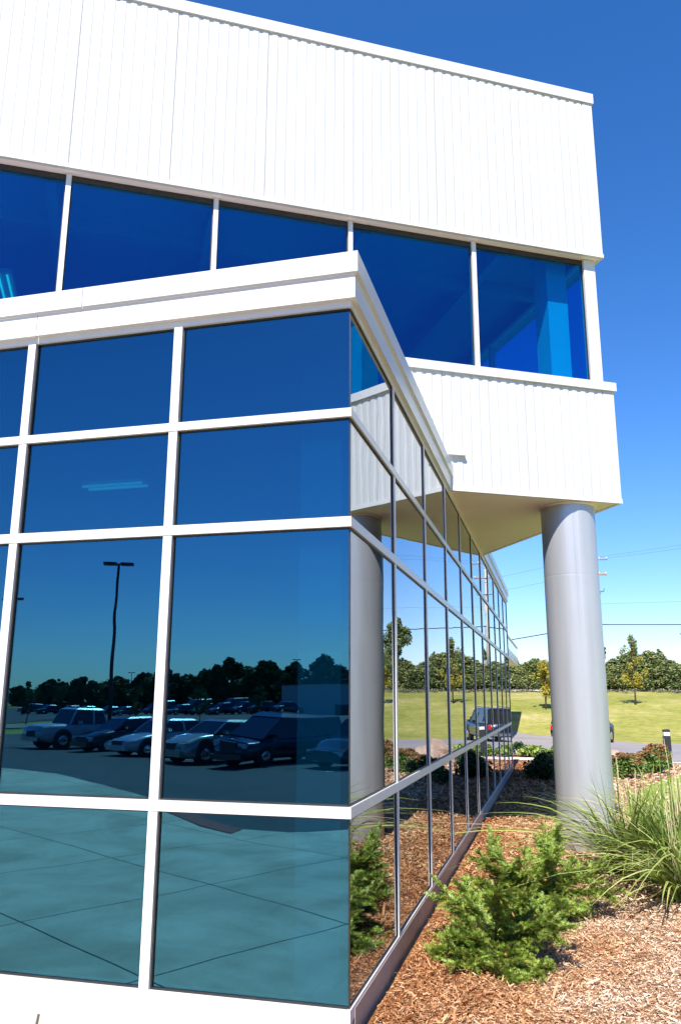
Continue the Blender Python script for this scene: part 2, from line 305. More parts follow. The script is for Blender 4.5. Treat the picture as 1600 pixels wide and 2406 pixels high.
# ------------------------------------------------------------------ terrain
HK = [(-3000, -3), (-200, -1.2), (-35, -.68), (-20, -.6), (-13, -.3), (-6, -.2), (-3, -.12), (0, -.07), (19, -.07), (26, -.14), (44, -.72), (53, -.68), (68, 1.45), (84, 2.45), (96, 2.6), (130, .5), (3000, 0)]
def H(y):
    if y <= HK[0][0]: return HK[0][1]
    for (a, ha), (b, hb) in zip(HK, HK[1:]):
        if y <= b: t = (y-a)/(b-a); return ha + (hb-ha)*t
    return HK[-1][1]
def rows(name, ys, xl, xr, off, m, nx=2, jit=0, edge=0):
    mb = MB(); V = []; F = []
    for y in ys:
        a, b = xl(y), xr(y)
        for i in range(nx+1):
            x = a+(b-a)*i/nx
            z = H(y)+off + (jit*noise.noise(Vector((x*1.3, y*1.3, 3.1))) if jit else 0)
            V.append((x, y, z))
    n = nx+1
    for j in range(len(ys)-1):
        for i in range(nx): F.append((j*n+i, j*n+i+1, (j+1)*n+i+1, (j+1)*n+i))
    mb.add(V, F, True); return mb.build(name, m, fix=False)
def span(a, b, n): return [a+(b-a)*i/n for i in range(n+1)]
ysall = sorted(set([k[0] for k in HK] + span(-60, 130, 95)))
struct(rows('ground', ysall, lambda y: -3000, lambda y: 3000, -.09, M['grass'], 2))

# plaza with a curved outer edge
EDGE = [(-40, -16), (-20, -14.6), (-14, -13.6), (-11.6, -12.9), (-9.9, -12.3), (-7.8, -10.8), (-5.8, -8.9), (-4.58, -7.5), (-3.65, -6.6), (-3.0, -6.15), (-2.35, -6.1), (-1.7, -6.4), (-1, -7.0), (.02, -7.6)]
def edge_y(x):
    for (a, ya), (b, yb) in zip(EDGE, EDGE[1:]):
        if x <= b: return ya+(yb-ya)*(x-a)/(b-a)
    return EDGE[-1][1]
mb = MB(); xs = [e[0] for e in EDGE]; V = []; F = []
for i, x in enumerate(xs):
    V += [(x, -.06, -.06), (x, edge_y(x), -.06), (x, edge_y(x)-.012, -.075), (x, edge_y(x)-.012, -.6)]
for i in range(len(xs)-1):
    for k in range(3): F.append((i*4+k, i*4+k+1, i*4+4+k+1, i*4+4+k))
mb.add(V, F); struct(mb.build('plaza', M['concrete']))
mb = MB(); pts = [e for e in EDGE if -4.7 < e[0] < -2.9]
V = []; F = []
for x, y in pts: V += [(x, y+.03, -.052), (x-.02, y+.38, -.052)]
for i in range(len(pts)-1): F.append((2*i, 2*i+2, 2*i+3, 2*i+1))
mb.add(V, F); struct(mb.build('warning_paving', M['brick']))
# parking lot south
def yrange(a, b, st): return sorted(set([k[0] for k in HK if a < k[0] < b] + span(a, b, max(1, int(abs(b-a)/st)))))
struct(rows('parking_lot', yrange(-45, -5.9, 1.0), lambda y: -90, lambda y: .02 if y > -10 else 60, -.02, M['asphalt'], 4))
struct(rows('far_parking_lot', yrange(-150, -70, 4), lambda y: -140, lambda y: 20, -.03, M['asphalt'], 4))
struct(rows('access_road', yrange(-63, -56, 1), lambda y: -140, lambda y: 60, -.02, M['road'], 4))
# mulch bed
def mulch_r(y): return 30 if y > -7 else 30
struct(rows('mulch_bed', yrange(-7.6, 19.6, .12), lambda y: .028 if y < 16.8 else -6, lambda y: 9.0 if y > -1 else 6.0, 0.0, M['mulch_base'], 110, jit=.03))
# near lawn patch, sidewalk, road north
def lawn_l(y):
    P = [(2.0, 3.4), (3.2, 2.6), (5, 2.1), (8, 1.95), (10.3, 2.15), (11.7, 2.42), (13.7, 2.9), (15.2, 3.4), (16.6, 4.0), (17.2, 5.5), (17.6, 9)]
    for (a, xa), (b, xb) in zip(P, P[1:]):
        if y <= b: return xa+(xb-xa)*(y-a)/(b-a)
    return 9
struct(rows('lawn', span(2.0, 17.6, 60), lawn_l, lambda y: 12, .035, M['lawn_near'], 20, jit=.03))
struct(rows('sidewalk', span(19.6, 20.9, 3), lambda y: -14, lambda y: 1.6, .03, M['kerb'], 4))
struct(rows('kerb', span(22.4, 22.6, 1), lambda y: -14, lambda y: 2.2, .05, M['kerb'], 4))
rows_b = rows('planting_strip', span(20.9, 22.4, 6), lambda y: -14, lambda y: 2.2, .005, M['mulch_base'], 30, jit=.02); struct(rows_b)
def near_l(y): return -60
struct(rows('road', yrange(22.6, 54.0, 1), lambda y: -60, lambda y: 70 if y < 43.6 else 5.6-(y-43.6)*.72, -.01, M['road'], 6))
struct(rows('road', yrange(19.9, 22.6, .9), lambda y: 2.2, lambda y: 70, -.01, M['road'], 6))
struct(rows('kerb', span(19.6, 19.9, 1), lambda y: 2.2, lambda y: 30, .05, M['kerb'], 4))
mb = MB()
for k in range(26):
    x = -22+k*2.75
    if x < 5.5: continue
    V = [(x, 39.6, H(39.6)-.004), (x+.1, 39.6, H(39.6)-.004), (x+.1, 44.0, H(44)-.004), (x, 44.0, H(44.0)-.004)]
    mb.add(V, [(0, 1, 2, 3)])
struct(mb.build('parking_lines', M['line']))
mb = MB()
RD = Vector((.866, .5, 0)); RN = Vector((-.5, .866, 0))
for k in range(-9, 8):
    c = Vector((-9.0, -23.4, 0)) + RD*(k*2.9-1.4)
    for (a, b) in [(-.05, .05)]:
        p = [c+RD*a+RN*1.2, c+RD*b+RN*1.2, c+RD*b-RN*4.2, c+RD*a-RN*4.2]
        mb.add([(q.x, q.y, H(q.y)-.012) for q in p], [(0, 1, 2, 3)])
struct(mb.build('bay_lines', M['wline']))
# concrete strip at the lawn ridge and along the pavement to the left
struct(rows('ridge_path', span(82.5, 84.5, 2), lambda y: -20, lambda y: 0.0, .04, M['kerb'], 4))

# ------------------------------------------------------------------ wood chips
rng = np.random.default_rng(7)
def chips(n, xr, yr, lmin, lmax, wmin, wmax, seed, mask=None, powy=1.0):
    g = np.random.default_rng(seed)
    x = g.uniform(*xr, n); y = yr[0]+(yr[1]-yr[0])*g.random(n)**powy
    if mask is not None:
        k = mask(x, y); x, y = x[k], y[k]; n = len(x)
    L = g.uniform(lmin, lmax, n)*g.choice([.5, .8, 1, 1.5], n, p=[.4, .35, .2, .05]); W = g.uniform(wmin, wmax, n)
    ang = g.uniform(0, math.pi, n); pit = g.normal(0, .28, n); rol = g.normal(0, .45, n)
    d = np.stack([np.cos(ang)*np.cos(pit), np.sin(ang)*np.cos(pit), np.sin(pit)], 1)
    s = np.stack([-np.sin(ang)*np.cos(rol), np.cos(ang)*np.cos(rol), np.sin(rol)], 1)
    nrm = np.cross(d, s); hz = np.array([H(v) for v in y])
    jit = .03*np.array([noise.noise(Vector((a*1.3, b*1.3, 3.1))) for a, b in zip(x, y)])
    c = np.stack([x, y, hz+jit+g.uniform(.002, .03, n)+np.abs(np.sin(pit))*L*.35], 1)
    b = g.uniform(-.15, .15, n)[:, None]
    V = np.stack([c-d*L[:, None]/2-s*W[:, None]/2, c-s*W[:, None]/2*1.1+nrm*b*W[:, None], c+d*L[:, None]/2-s*W[:, None]*.25,
                  c+d*L[:, None]/2+s*W[:, None]*.3, c+s*W[:, None]/2+nrm*b*W[:, None], c-d*L[:, None]/2+s*W[:, None]*.35], 1)
    return V
ok = lambda x, y: (x > .05)
A = chips(125000, (.05, 3.6), (-2.6, 3.4), .010, .046, .003, .009, 1, lambda x, y: x < 1.9+.32*(y+2.6))
B = chips(52000, (.05, 5.2), (3.2, 9.5), .025, .07, .006, .017, 2, lambda x, y: x < 2.6+.3*(y-3))
C_ = chips(20000, (.05, 7.5), (9.3, 19.5), .05, .12, .014, .035, 3, lambda x, y: (x < lawn_l(12)+.2*(y-9)+.8))
D_ = chips(9000, (.05, 6), (-7.5, -2.4), .03, .08, .01, .02, 4)
E_ = chips(420, (.2, 3.4), (-2.0, 3.0), .08, .16, .010, .022, 5)
allv = np.concatenate([A, B, C_, D_, E_])
struct(npmesh('mulch', allv, 6, M['chips'], quads=[(0, 1, 4, 5), (1, 2, 3, 4)]), 'stuff')

# ------------------------------------------------------------------ the building
bld = thing('office_building', 'white office building with blue glass wing, ribbed overhanging storey and a round silver column', 'building')
def part(mb, name, m, parent=bld): return mb.build(name, M[m] if isinstance(m, str) else m, parent)
WL, WE = -13.2, 16.63           # wing: west end on x, north end on y
Zs = dict(sl=.09, t3b=1.01, t3t=1.068, t2b=2.607, t2t=2.666, t1b=3.279, t1t=3.332, hd=3.992)
GR = .035                       # glass recess behind the outer frame face
rowsz = [(Zs['sl'], Zs['t3b']), (Zs['t3t'], Zs['t2b']), (Zs['t2t'], Zs['t1b']), (Zs['t1t'], Zs['hd'])]
FX = [-1.127-1.09*k for k in range(12)]      # right faces of the front mullions
SY = [1.36+1.524*k for k in range(10)]       # near faces of the side mullions
mw = .058; GS = .018
# foundation and sills (each wraps the corner)
mb = MB(); mb.box(WL, -.012, -.005, .3, -.5, .028); mb.box(-.3, -.012, .3, WE-.01, -.5, .028); part(mb, 'foundation', 'found')
mb = MB(); mb.box(WL, 0, 0, .10, .03, Zs['sl']); mb.box(-.10, 0, .10, WE, .072, Zs['sl']); part(mb, 'sill', 'frame')
mb = MB(); mb.box(-.06, .003, .10, WE-.002, -.14, .0715); part(mb, 'base_flashing', 'flash')
for a, b in (('t3b', 't3t'), ('t2b', 't2t'), ('t1b', 't1t')):
    mb = MB(); mb.box(WL, .004, -.004, .08, Zs[a], Zs[b]); mb.box(-.08, .004, .08, WE, Zs[a], Zs[b]); part(mb, 'transom', 'frame')
mb = MB(); mb.box(WL, 0, 0, .10, Zs['hd'], 4.06); mb.box(-.10, 0, .10, WE, Zs['hd'], 4.06); part(mb, 'head_frame', 'frame')
xb0 = 0
fx_edges = []
for i, x in enumerate(FX):
    for (z0, z1) in rowsz: pass
    mb = MB()
    for z0, z1 in rowsz: mb.box(x-mw, x, .0, .09, z0, z1)
    part(mb, 'mullion', 'frame')
for i, y in enumerate(SY):
    mb = MB()
    for z0, z1 in rowsz: mb.box(-.010, 0, y, y+mw-.004, z0, z1)
    mo = part(mb, 'mullion', 'frame'); mb = MB()
    for z0, z1 in rowsz: mb.box(-.09, -.0101, y+.004, y+mw-.008, z0, z1)
    mb.build('gasket', M['gasket'], mo)
mb = MB(); mb.box(-.09, 0, WE-.03, WE, Zs['sl'], Zs['t3b'])
for z0, z1 in rowsz[1:]: mb.box(-.09, 0, WE-.03, WE, z0, z1)
part(mb, 'mullion', 'frame')
mb = MB()
for z0, z1 in rowsz: mb.box(-GS+.003, -GS+.010, GR-.012, GR-.003, z0, z1)
part(mb, 'corner_seal', 'gasket')
prng = random.Random(4)
def window(box, gk, m='glass'):
    mb = MB(); mb.box(*box)
    ax = 1 if box[1]-box[0] > box[3]-box[2] else 0; p_, q_ = prng.uniform(-.0007, .0007), prng.uniform(-.0007, .0007); jt = [-p_-q_, p_-q_, -p_+q_, p_+q_]; nv = []
    for q, v in enumerate(mb.v):
        v = list(v); k_ = (q//4)*2+((q % 2) if ax == 1 else (q//2 % 2)); v[ax] += max(-.0016, min(.0016, jt[k_])); nv.append(tuple(v))
    mb.v = nv; wn = part(mb, 'window', m)
    g = MB()
    for b in gk: g.box(*b)
    g.build('gasket', M['gasket'], wn)
    return wn
for j, (z0, z1) in enumerate(rowsz):
    edges = [(FX[0], -GS)] + [(FX[k+1], FX[k]-mw) for k in range(5)]
    for k, (a, b) in enumerate(edges):
        g = .009; y0, y1 = GR-.004, GR+.004
        gk = [(a, a+g, y0-.012, y0, z0, z1), (a+g, b-(g if k else 0), y0-.012, y0, z1-g, z1), (a+g, b-(g if k else 0), y0-.012, y0, z0, z0+g)]
        if k: gk.append((b-g, b, y0-.012, y0, z0, z1))
        wn = window((a, b, y0, y1, z0, z1), gk)
    sed = [(GR, SY[0])] + [(SY[k]+mw-.004, SY[k+1]) for k in range(9)] + [(SY[9]+mw-.004, WE-.03)]
    for k, (a, b) in enumerate(sed):
        g = .010; x0, x1 = -GS-.004, -GS+.004
        gk = [(x1, x1+.005, b-g, b, z0, z1), (x1, x1+.006, a+.002, b-g, z1-g, z1), (x1, x1+.006, a+.002, b-g, z0, z0+g)]
        if k: gk.append((x1, x1+.006, a, a+g, z0+g, z1-g))
        window((x0, x1, a, b, z0, z1), gk)
# unseen western stretch of glazing
mb = MB(); mb.box(WL, FX[5]-mw, GR-.004, GR+.004, Zs['sl'], Zs['hd']); part(mb, 'window', 'glass')
# fascia in two stepped bands with seams
def band(name, p, z0, z1, seams, dep=.10):
    mb = MB(); cuts = sorted(seams)
    xs = [WL]+[c for c in cuts]+[p]
    for a, b in zip(xs, xs[1:]):
        mb.box(a+(.002 if a != WL else 0), b-(.002 if b != p else 0), -p, dep, z0, z1)
    ys = [dep, 2.6, 5.9, 9.2, 12.5, WE+.03]
    for a, b in zip(ys, ys[1:]): mb.box(-dep, p, a+(.002 if a != dep else 0), b-(.002 if b < WE else 0), z0, z1)
    return part(mb, name, 'fascia')
band('lower_fascia', .034, 4.035, 4.192, [-2.2, -5.2, -8.2, -11.2])
band('parapet_cap', .056, 4.198, 4.335, [-1.85, -4.9, -7.9, -10.9])
mb = MB(); mb.box(WL, .044, -.044, .02, 4.186, 4.199); mb.box(-.02, .044, .02, WE, 4.186, 4.199); part(mb, 'drip_edge', 'fascia')
mb = MB(); mb.box(WL, -.12, .12, WE, 4.02, 4.14); part(mb, 'roof', 'roofing')
# interior of the wing
mb = MB(); mb.box(WL, -.12, .12, WE, -.10, -.02); part(mb, 'floor', 'inner_floor')
mb = MB(); mb.box(WL, -.14, .14, WE, 3.88, 3.93); part(mb, 'ceiling', 'inner_ceiling')
mb = MB(); mb.box(-.47, -.19, .52, .80, -.02, 3.88); part(mb, 'interior_column', 'inner_column')
mb = MB(); mb.box(-.47, -.19, 6.6, 6.88, -.02, 3.88); part(mb, 'interior_column', 'inner_column')
mb = MB(); mb.box(WL, -4.6, 5.2, 5.35, -.02, 3.88); mb.box(-4.6, -4.45, 5.2, WE-.2, -.02, 3.88); part(mb, 'partition', 'inner_wall')
mb = MB(); mb.box(WL, -.14, WE-.12, WE-.02, -.14, 4.0); mb.box(WL, WL+.1, .14, WE-.12, -.14, 4.0); part(mb, 'rear_wall', 'inner_wall')
def fixture(T, s0, s1, o, z):
    f = MB(); f.box(s0, s1, o-.12, o+.12, z, z+.05, T); fo = part(f, 'ceiling_light', 'inner_steel')
    t = MB()
    for d in (-.055, .055): t.tube([T(s0+.04, o+d, z-.03), T(s1-.04, o+d, z-.03)], .014, 6)
    t.build('lamp_tube', M['tube'], fo)
ident = lambda x, y, z: (x, y, z)
fixture(ident, -3.2, -2.5, 2.2, 3.62); fixture(ident, -7.0, -5.8, 2.5, 3.75)

# upper storey, rotated 30 degrees
TH = R(30.4); UC = Vector((2.0246, 5.9583, 0)); nU = Vector((math.sin(TH), -math.cos(TH), 0)); dU = Vector((-math.cos(TH), -math.sin(TH), 0))
def UF(s, o, z): q = UC + dU*s + nU*o; return (q.x, q.y, z)
ndU = -nU            # direction running back along the east flank
def VF(s, o, z): q = UC + ndU*s - dU*o; return (q.x, q.y, z)
UL, UD = 15.0, 11.0
ZS, ZK0, ZK1, ZP, ZC, ZR = 4.03, 5.515, 5.628, 7.442, 9.844, 10.0
def ribbed(T, name, z0, z1, L, s_start=.155, back=.03):
    mb = MB(); pan = 1.116; nr = 9; pitch = pan/nr
    prof = [(0, -.0)]; s = s_start; pts = [(0.0, 0.0), (s_start-.002, 0.0), (s_start-.002, -.008), (s_start+.004, -.008)]
    while s < L:
        for r in range(nr):
            a = s+r*pitch
            pts += [(a+.016, 0), (a+pitch*.58, 0), (a+pitch*.58+.016, -.008), (a+pitch-.002, -.008)]
        e = s+pan; pts += [(e-.003, -.016), (e+.002, -.016), (e+.003, -.008)]
        s = e
    pts = [p for p in pts if p[0] <= L]
    V = []; F = []
    for (a, o) in pts: V += [T(a, o, z0), T(a, o, z1)]
    for i in range(len(pts)-1): F.append((2*i, 2*i+2, 2*i+3, 2*i+1))
    mb.add(V, F)
    mb.box(.06, L, -.12, -.034, z0, z1, T)
    return part(mb, name, 'panel')
ribbed(UF, 'ribbed_cladding', ZP+.045, ZC-.002, UL); ribbed(UF, 'ribbed_cladding', ZS+.05, ZK0, UL)
def VF0(s, o, z): return VF(s, o-.0, z)
ribbed(VF0, 'ribbed_cladding', ZP+.045, ZC-.002, UD); ribbed(VF0, 'ribbed_cladding', ZS+.05, ZK0, UD)
def wrap(name, m, p, z0, z1, dep):
    mb = MB(); mb.box(-p, UL, -dep, p, z0, z1, UF); mb.box(dep, UD, -dep, p, z0, z1, VF); return part(mb, name, m)
wrap('coping', 'fascia', .022, ZC, ZR, .25)
wrap('drip_trim', 'frame', .008, ZP-.008, ZP+.045, .04)
wrap('base_trim', 'frame', .008, ZS-.006, ZS+.05, .04)
wrap('sill_cap', 'fascia', .030, ZK0, ZK1, .20)
mb = MB(); mb.box(.0, UL, -.22, -.04, ZP-.004, ZP+.04, UF); mb.box(.22, UD, -.22, -.04, ZP-.004, ZP+.04, VF); part(mb, 'window_soffit', 'soffit')
mb = MB(); mb.box(.04, UL, -UD, -.04, ZS, ZS+.12, UF); part(mb, 'soffit', 'soffit')
mb = MB(); mb.box(.12, UL, -UD+.02, -.12, ZK0-.1, ZK0, UF); part(mb, 'floor', 'inner_floor')
mb = MB(); mb.box(.12, UL, -UD+.02, -.12, ZC-.3, ZC-.1, UF); part(mb, 'roof', 'roofing')
mb = MB(); mb.box(.15, UL, -UD+.1, -.15, 7.62, 7.70, UF); part(mb, 'ceiling', 'inner_steel')
for k in range(7):
    mb = MB(); a = 1.3+k*1.9
    mb.box(a, a+.12, -UD+.1, -.3, 7.40, 7.62, UF); part(mb, 'roof_beam', 'inner_steel')
mb = MB(); mb.box(.12, UL, -1.45, -1.30, 7.46, 7.62, UF); part(mb, 'roof_beam', 'inner_steel')
# strip window
o0 = -.10
jm = MB(); jm.box(.07, .24, -.20, o0, ZK1, ZP-.01, UF); part(jm, 'corner_post', 'frame')
MS = [1.85+1.664*k for k in range(8)]
for s in MS:
    mb = MB(); mb.box(s-.026, s+.03, -.20, o0, ZK1, ZP-.01, UF); part(mb, 'mullion', 'frame')
edges = [.24]+sum([[s-.026, s+.03] for s in MS], [])+[UL]
for k in range(0, len(edges), 2):
    a, b = edges[k], edges[k+1]
    mb = MB(); mb.box(a, b, -.158, -.150, ZK1, ZP-.01, UF); wn = part(mb, 'window', 'glass_hi')
    g = MB(); z0, z1 = ZK1, ZP-.01
    g.box(a, b, -.150, -.138, z1-.07, z1, UF); g.box(a, a+.012, -.150, -.138, z0, z1-.07, UF); g.box(b-.012, b, -.150, -.138, z0, z1-.07, UF)
    g.build('gasket', M['gasket'], wn)
ve = [.24, 3.0, 3.06, 5.8, 5.86, 8.6, 8.66, UD-.1]
for k in range(0, 8, 2):
    mb = MB(); mb.box(ve[k], ve[k+1], -.158, -.150, ZK1, ZP-.01, VF); part(mb, 'window', 'glass_hi')
for s in (3.0, 5.8, 8.6):
    mb = MB(); mb.box(s, s+.06, -.20, -.11, ZK1, ZP-.01, VF); part(mb, 'mullion', 'frame')
# back side: a far strip of clear openings so that sky shows through the corner
mb = MB(); mb.box(.1, UL, -UD+.0, -UD+.1, ZS, ZK1+.1, UF); mb.box(.1, UL, -UD, -UD+.1, 7.3, ZR-.05, UF)
for s in (.1, 2.2, 4.3, 6.4, 8.5, 10.6, 12.7): mb.box(s, s+.12, -UD, -UD+.1, ZK1+.1, 7.3, UF)
part(mb, 'rear_wall', 'inner_steel')
mb = MB(); mb.box(UL-.1, UL, -UD+.1, -.2, ZS, ZR-.05, UF); part(mb, 'end_wall', 'inner_wall')
mb = MB(); mb.box(3.4, 3.55, -UD+.1, -4.0, ZK0, 7.62, UF); mb.box(3.4, UL-.1, -4.1, -4.0, ZK0, 7.62, UF); part(mb, 'partition', 'inner_wall')
mb = MB(); mb.box(.36, .66, -.70, -.36, ZK0, 7.62, UF); part(mb, 'interior_column', 'inner_column')
fixture(lambda a, b, z: UF(b, a, z), -3.4, -1.9, 7.72, 7.05)
# small step where the wing parapet meets the storey
mb = MB(); mb.box(2.12, 2.36, .0, .05, 4.455, 4.475, UF); part(mb, 'flashing', 'fascia')
# column
CC = (1.364, 6.03); CR = .333
mb = MB(); seg = 160; th0 = math.atan2(-1, .18)
V = []; zz = [-.3, 1, 2.5, 3.0, 3.10, 3.117, 3.121, 3.125, 3.129, 3.145, 3.25, 3.6, ZS+.001]; rr = [0, 0, 0, 0, 0, 0, -.0006, -.0006, 0, 0, 0, 0, 0]
for z, dr in zip(zz, rr):
    for k in range(seg):
        t = th0+2*math.pi*(k+.5)/seg
        groove = -.008 if k in (0, 2) else 0
        V.append((CC[0]+(CR+dr+groove)*math.cos(t), CC[1]+(CR+dr+groove)*math.sin(t), z))
F = []
for i in range(len(zz)-1):
    for k in range(seg): F.append((i*seg+k, i*seg+(k+1) % seg, (i+1)*seg+(k+1) % seg, (i+1)*seg+k))
mb.add(V, F, True); colo = part(mb, 'column', 'column')
mb = MB(); mb.tube([(CC[0], CC[1], ZS-.03), (CC[0], CC[1], ZS+.002)], CR+.014, 64); mb.build('sealant_ring', M['soffit'], colo)
# recessed far part of the building with its own overhang
mb = MB(); mb.box(-14, -1.52, WE+1, 59, 4.1, 4.6); part(mb, 'far_spandrel', 'fascia')
mb = MB(); mb.box(-14, -1.5, WE+1, 59.05, 5.3, 5.42); part(mb, 'far_coping', 'fascia')
mb = MB(); mb.box(-14, -1.55, WE+1, 58.95, 4.6, 5.3); part(mb, 'far_window_band', 'glass')
mb = MB(); mb.box(-14, -1.5, WE+1, 59, 4.02, 4.1); part(mb, 'far_soffit', 'soffit')
mb = MB(); mb.box(-14, -3.2, WE+.5, 57, -.5, 4.02); part(mb, 'far_wall', 'found')

# ------------------------------------------------------------------ plants
def leafcloud(centres, radii, n, size, g, asp=1.0, updown=.5):
    ci = g.integers(0, len(centres), n); c = np.array(centres)[ci]; r = np.array(radii)[ci]
    v = g.normal(0, 1, (n, 3)); v /= np.linalg.norm(v, axis=1)[:, None]
    p = c + v*r*(g.random(n)**.45)[:, None]
    a = g.normal(0, 1, (n, 3)); a[:, 2] *= updown; a /= np.linalg.norm(a, axis=1)[:, None]
    b = np.cross(a, g.normal(0, 1, (n, 3))); b /= np.linalg.norm(b, axis=1)[:, None]
    s = size*g.uniform(.6, 1.4, n)[:, None]
    return np.stack([p-a*s, p-b*s*.5*asp, p+a*s, p+b*s*.5*asp], 1)
def tree(name, label, loc, h, cw, trunk_h, leaf, n, m, seed, shape='round', group=None, cat='tree', lobes=26, gap=.33, trunk_r=None):
    g = np.random.default_rng(seed); root = thing(name, label, cat, loc, group=group)
    cen = []; rad = []; ch = h-trunk_h
    for i in range(lobes):
        t = g.random()
        if shape == 'cone': wz = (1-t)**.8*.95+.08
        elif shape == 'tall': wz = math.sin(math.pi*min(1, t*.85+.12))**.8
        elif shape == 'slab': wz = (1-t**3)*.95+.05
        else: wz = math.sin(math.pi*(t*.9+.07))**.6
        a = g.uniform(0, 6.28); rr_ = cw*wz*g.uniform(.3, .85)
        k = cw*gap*(wz*.7+.25)*g.uniform(.7, 1.25)
        cen.append((rr_*math.cos(a), rr_*math.sin(a), trunk_h+ch*t*.93+k*.2)); rad.append((k, k, k*g.uniform(.8, 1.6) if shape != 'cone' else k*1.2))
    cr = npmesh('crown', leafcloud(cen, rad, n, leaf, g), 4, M[m], root)
    mb = MB(); tr = trunk_r or max(.04, h*.014)
    mb.tube([(0, 0, -.2), (g.normal(0, .02)*h*.3, 0, trunk_h), (g.normal(0, .02)*h, g.normal(0, .02)*h, h*.85)], [tr, tr*.75, tr*.15], 7)
    for i in range(0, min(lobes, 12)):
        c = Vector(cen[i]); z0 = trunk_h*.9+(c.z-trunk_h)*.45
        mb.tube([(0, 0, z0), (c.x*.5, c.y*.5, z0+(c.z-z0)*.6), c], [tr*.4, tr*.25, tr*.08], 5)
    mb.build('trunk', M['bark'], root); return root

# hedge of trees on the ridge: four shapes, copied
protos = []
for i in range(5):
    protos.append(tree('hedge_tree', 'x', (0, -4000, 0), [4.0, 3.6, 4.4, 3.3, 3.9][i], [1.9, 2.1, 1.8, 2.1, 1.9][i], .05, .125, 12000, 'hedge' if i % 2 == 0 else 'hedge2', 40+i, 'slab', 'trees of the hedge on the grassy rise', lobes=60, gap=.42))
hx = []; x = -13.0; k = 0
while x < 33:
    hx.append(x); x += 1.75+.45*rng.random(); k += 1
for i, x in enumerate(hx):
    y = 86+rng.uniform(-1.2, 1.6); pr_ = protos[i % 5]; sc = rng.uniform(.78, 1.08)*(1.0 if x > 1 else .88)
    lab = nth(i)+' hedge tree from the left in the dense row on the grassy rise'
    o = pr_ if i < 5 else dup(pr_, (0, 0, 0))
    o.location = (x, y, H(y)-.1); o.rotation_euler = (0, 0, rng.uniform(0, 6.28)); o.scale = (sc*1.3, sc*1.3, sc); o['label'] = lab
# slim tops behind the hedge, so that its skyline is ragged
cp = tree('conifer', 'dark conifer with a pointed top standing behind the hedge', (0, -4000, 0), 5.0, 1.1, .3, .13, 2200, 'hedge2', 77, 'cone', 'pointed conifers behind the hedge', lobes=30)
CX = [4.0, 6.4, 9.6, 12.2, -3.0, 16.5, 20.5, -.6, 23.5, 1.3]
for i, (x, s) in enumerate([(4.0, .9), (6.4, 1.03), (9.6, 1.0), (12.2, .98), (-3.0, .8), (16.5, 1.0), (20.5, 1.1), (-.6, .78), (23.5, 1.0), (1.3, .86)]):
    o = cp if i == 0 else dup(cp, (0, 0, 0)); y = 89.5; o['label'] = 'pointed dark conifer behind the hedge, '+nth(sorted(CX).index(x))+' from the left'; o.location = (x, y, H(y)-.1); o.scale = (s, s, s); o.rotation_euler = (0, 0, i*1.3)
# young autumn trees on the lawn
def young(label, x, y, h, cw, m1, m2, seed, n=1500):
    g = np.random.default_rng(seed); root = thing('young_tree', label, 'tree', (x, y, H(y)-.1), group='young staked trees on the lawn')
    cen = []; rad = []
    for i in range(34):
        t = g.random(); wz = math.sin(math.pi*(t*.86+.12))**.9; a = g.uniform(0, 6.28); q = cw*wz*g.uniform(.1, .9)
        cen.append((q*math.cos(a), q*math.sin(a), h*.30+h*.68*t)); k = cw*.22*g.uniform(.6, 1.3); rad.append((k, k, k*1.7))
    lo = [i for i in range(34) if cen[i][2] < h*.66]; hi = [i for i in range(34) if cen[i][2] >= h*.5]
    npmesh('crown', leafcloud([cen[i] for i in hi], [rad[i] for i in hi], n, .085, g), 4, M[m2], root)
    npmesh('lower_crown', leafcloud([cen[i] for i in lo], [rad[i] for i in lo], n, .085, g), 4, M[m1], root)
    mb = MB(); mb.tube([(0, 0, -.2), (.02, 0, h*.3), (.05, .03, h*.95)], [.075, .06, .012], 7)
    for i in range(22):
        c = Vector(cen[i]); z0 = h*.22+(c.z-h*.3)*.6; mb.tube([(0, 0, z0), (c.x*.6, c.y*.6, z0+(c.z-z0)*.7), c], [.022, .015, .005], 4)
    mb.build('trunk', M['bark'], root); return root
young('slender young tree turning yellow on the open lawn right of the column', 7.35, 66.6, 5.5, 1.25, 'yellowleaf', 'paleleaf', 11)
young('orange yellow young tree just left of the column in front of the hedge', .30, 64.0, 3.9, 1.15, 'yellowleaf', 'yellowleaf', 12)
young('yellow young tree on the lawn beyond the right edge of the view', 13.6, 66.0, 4.8, 1.3, 'yellowleaf', 'paleleaf', 13)
tree('broadleaf_tree', 'tall dark broadleaf tree rising above the hedge', (16.4, 87.5, H(87)), 8.0, 2.6, 1.5, .2, 5200, 'hedge2', 21, 'round', lobes=30)
# scrub strip in front of the hedge
g = np.random.default_rng(5)
cs = [(rng.uniform(-14, 32), rng.uniform(80.5, 84.0), 0) for _ in range(150)]
cs = [(x, y, H(y)-.05) for x, y, _ in cs]
o = npmesh('scrub', leafcloud(cs, [(.75, .4, .3)]*len(cs), 16000, .09, g), 4, M['shrubgrey']); struct(o, 'stuff')

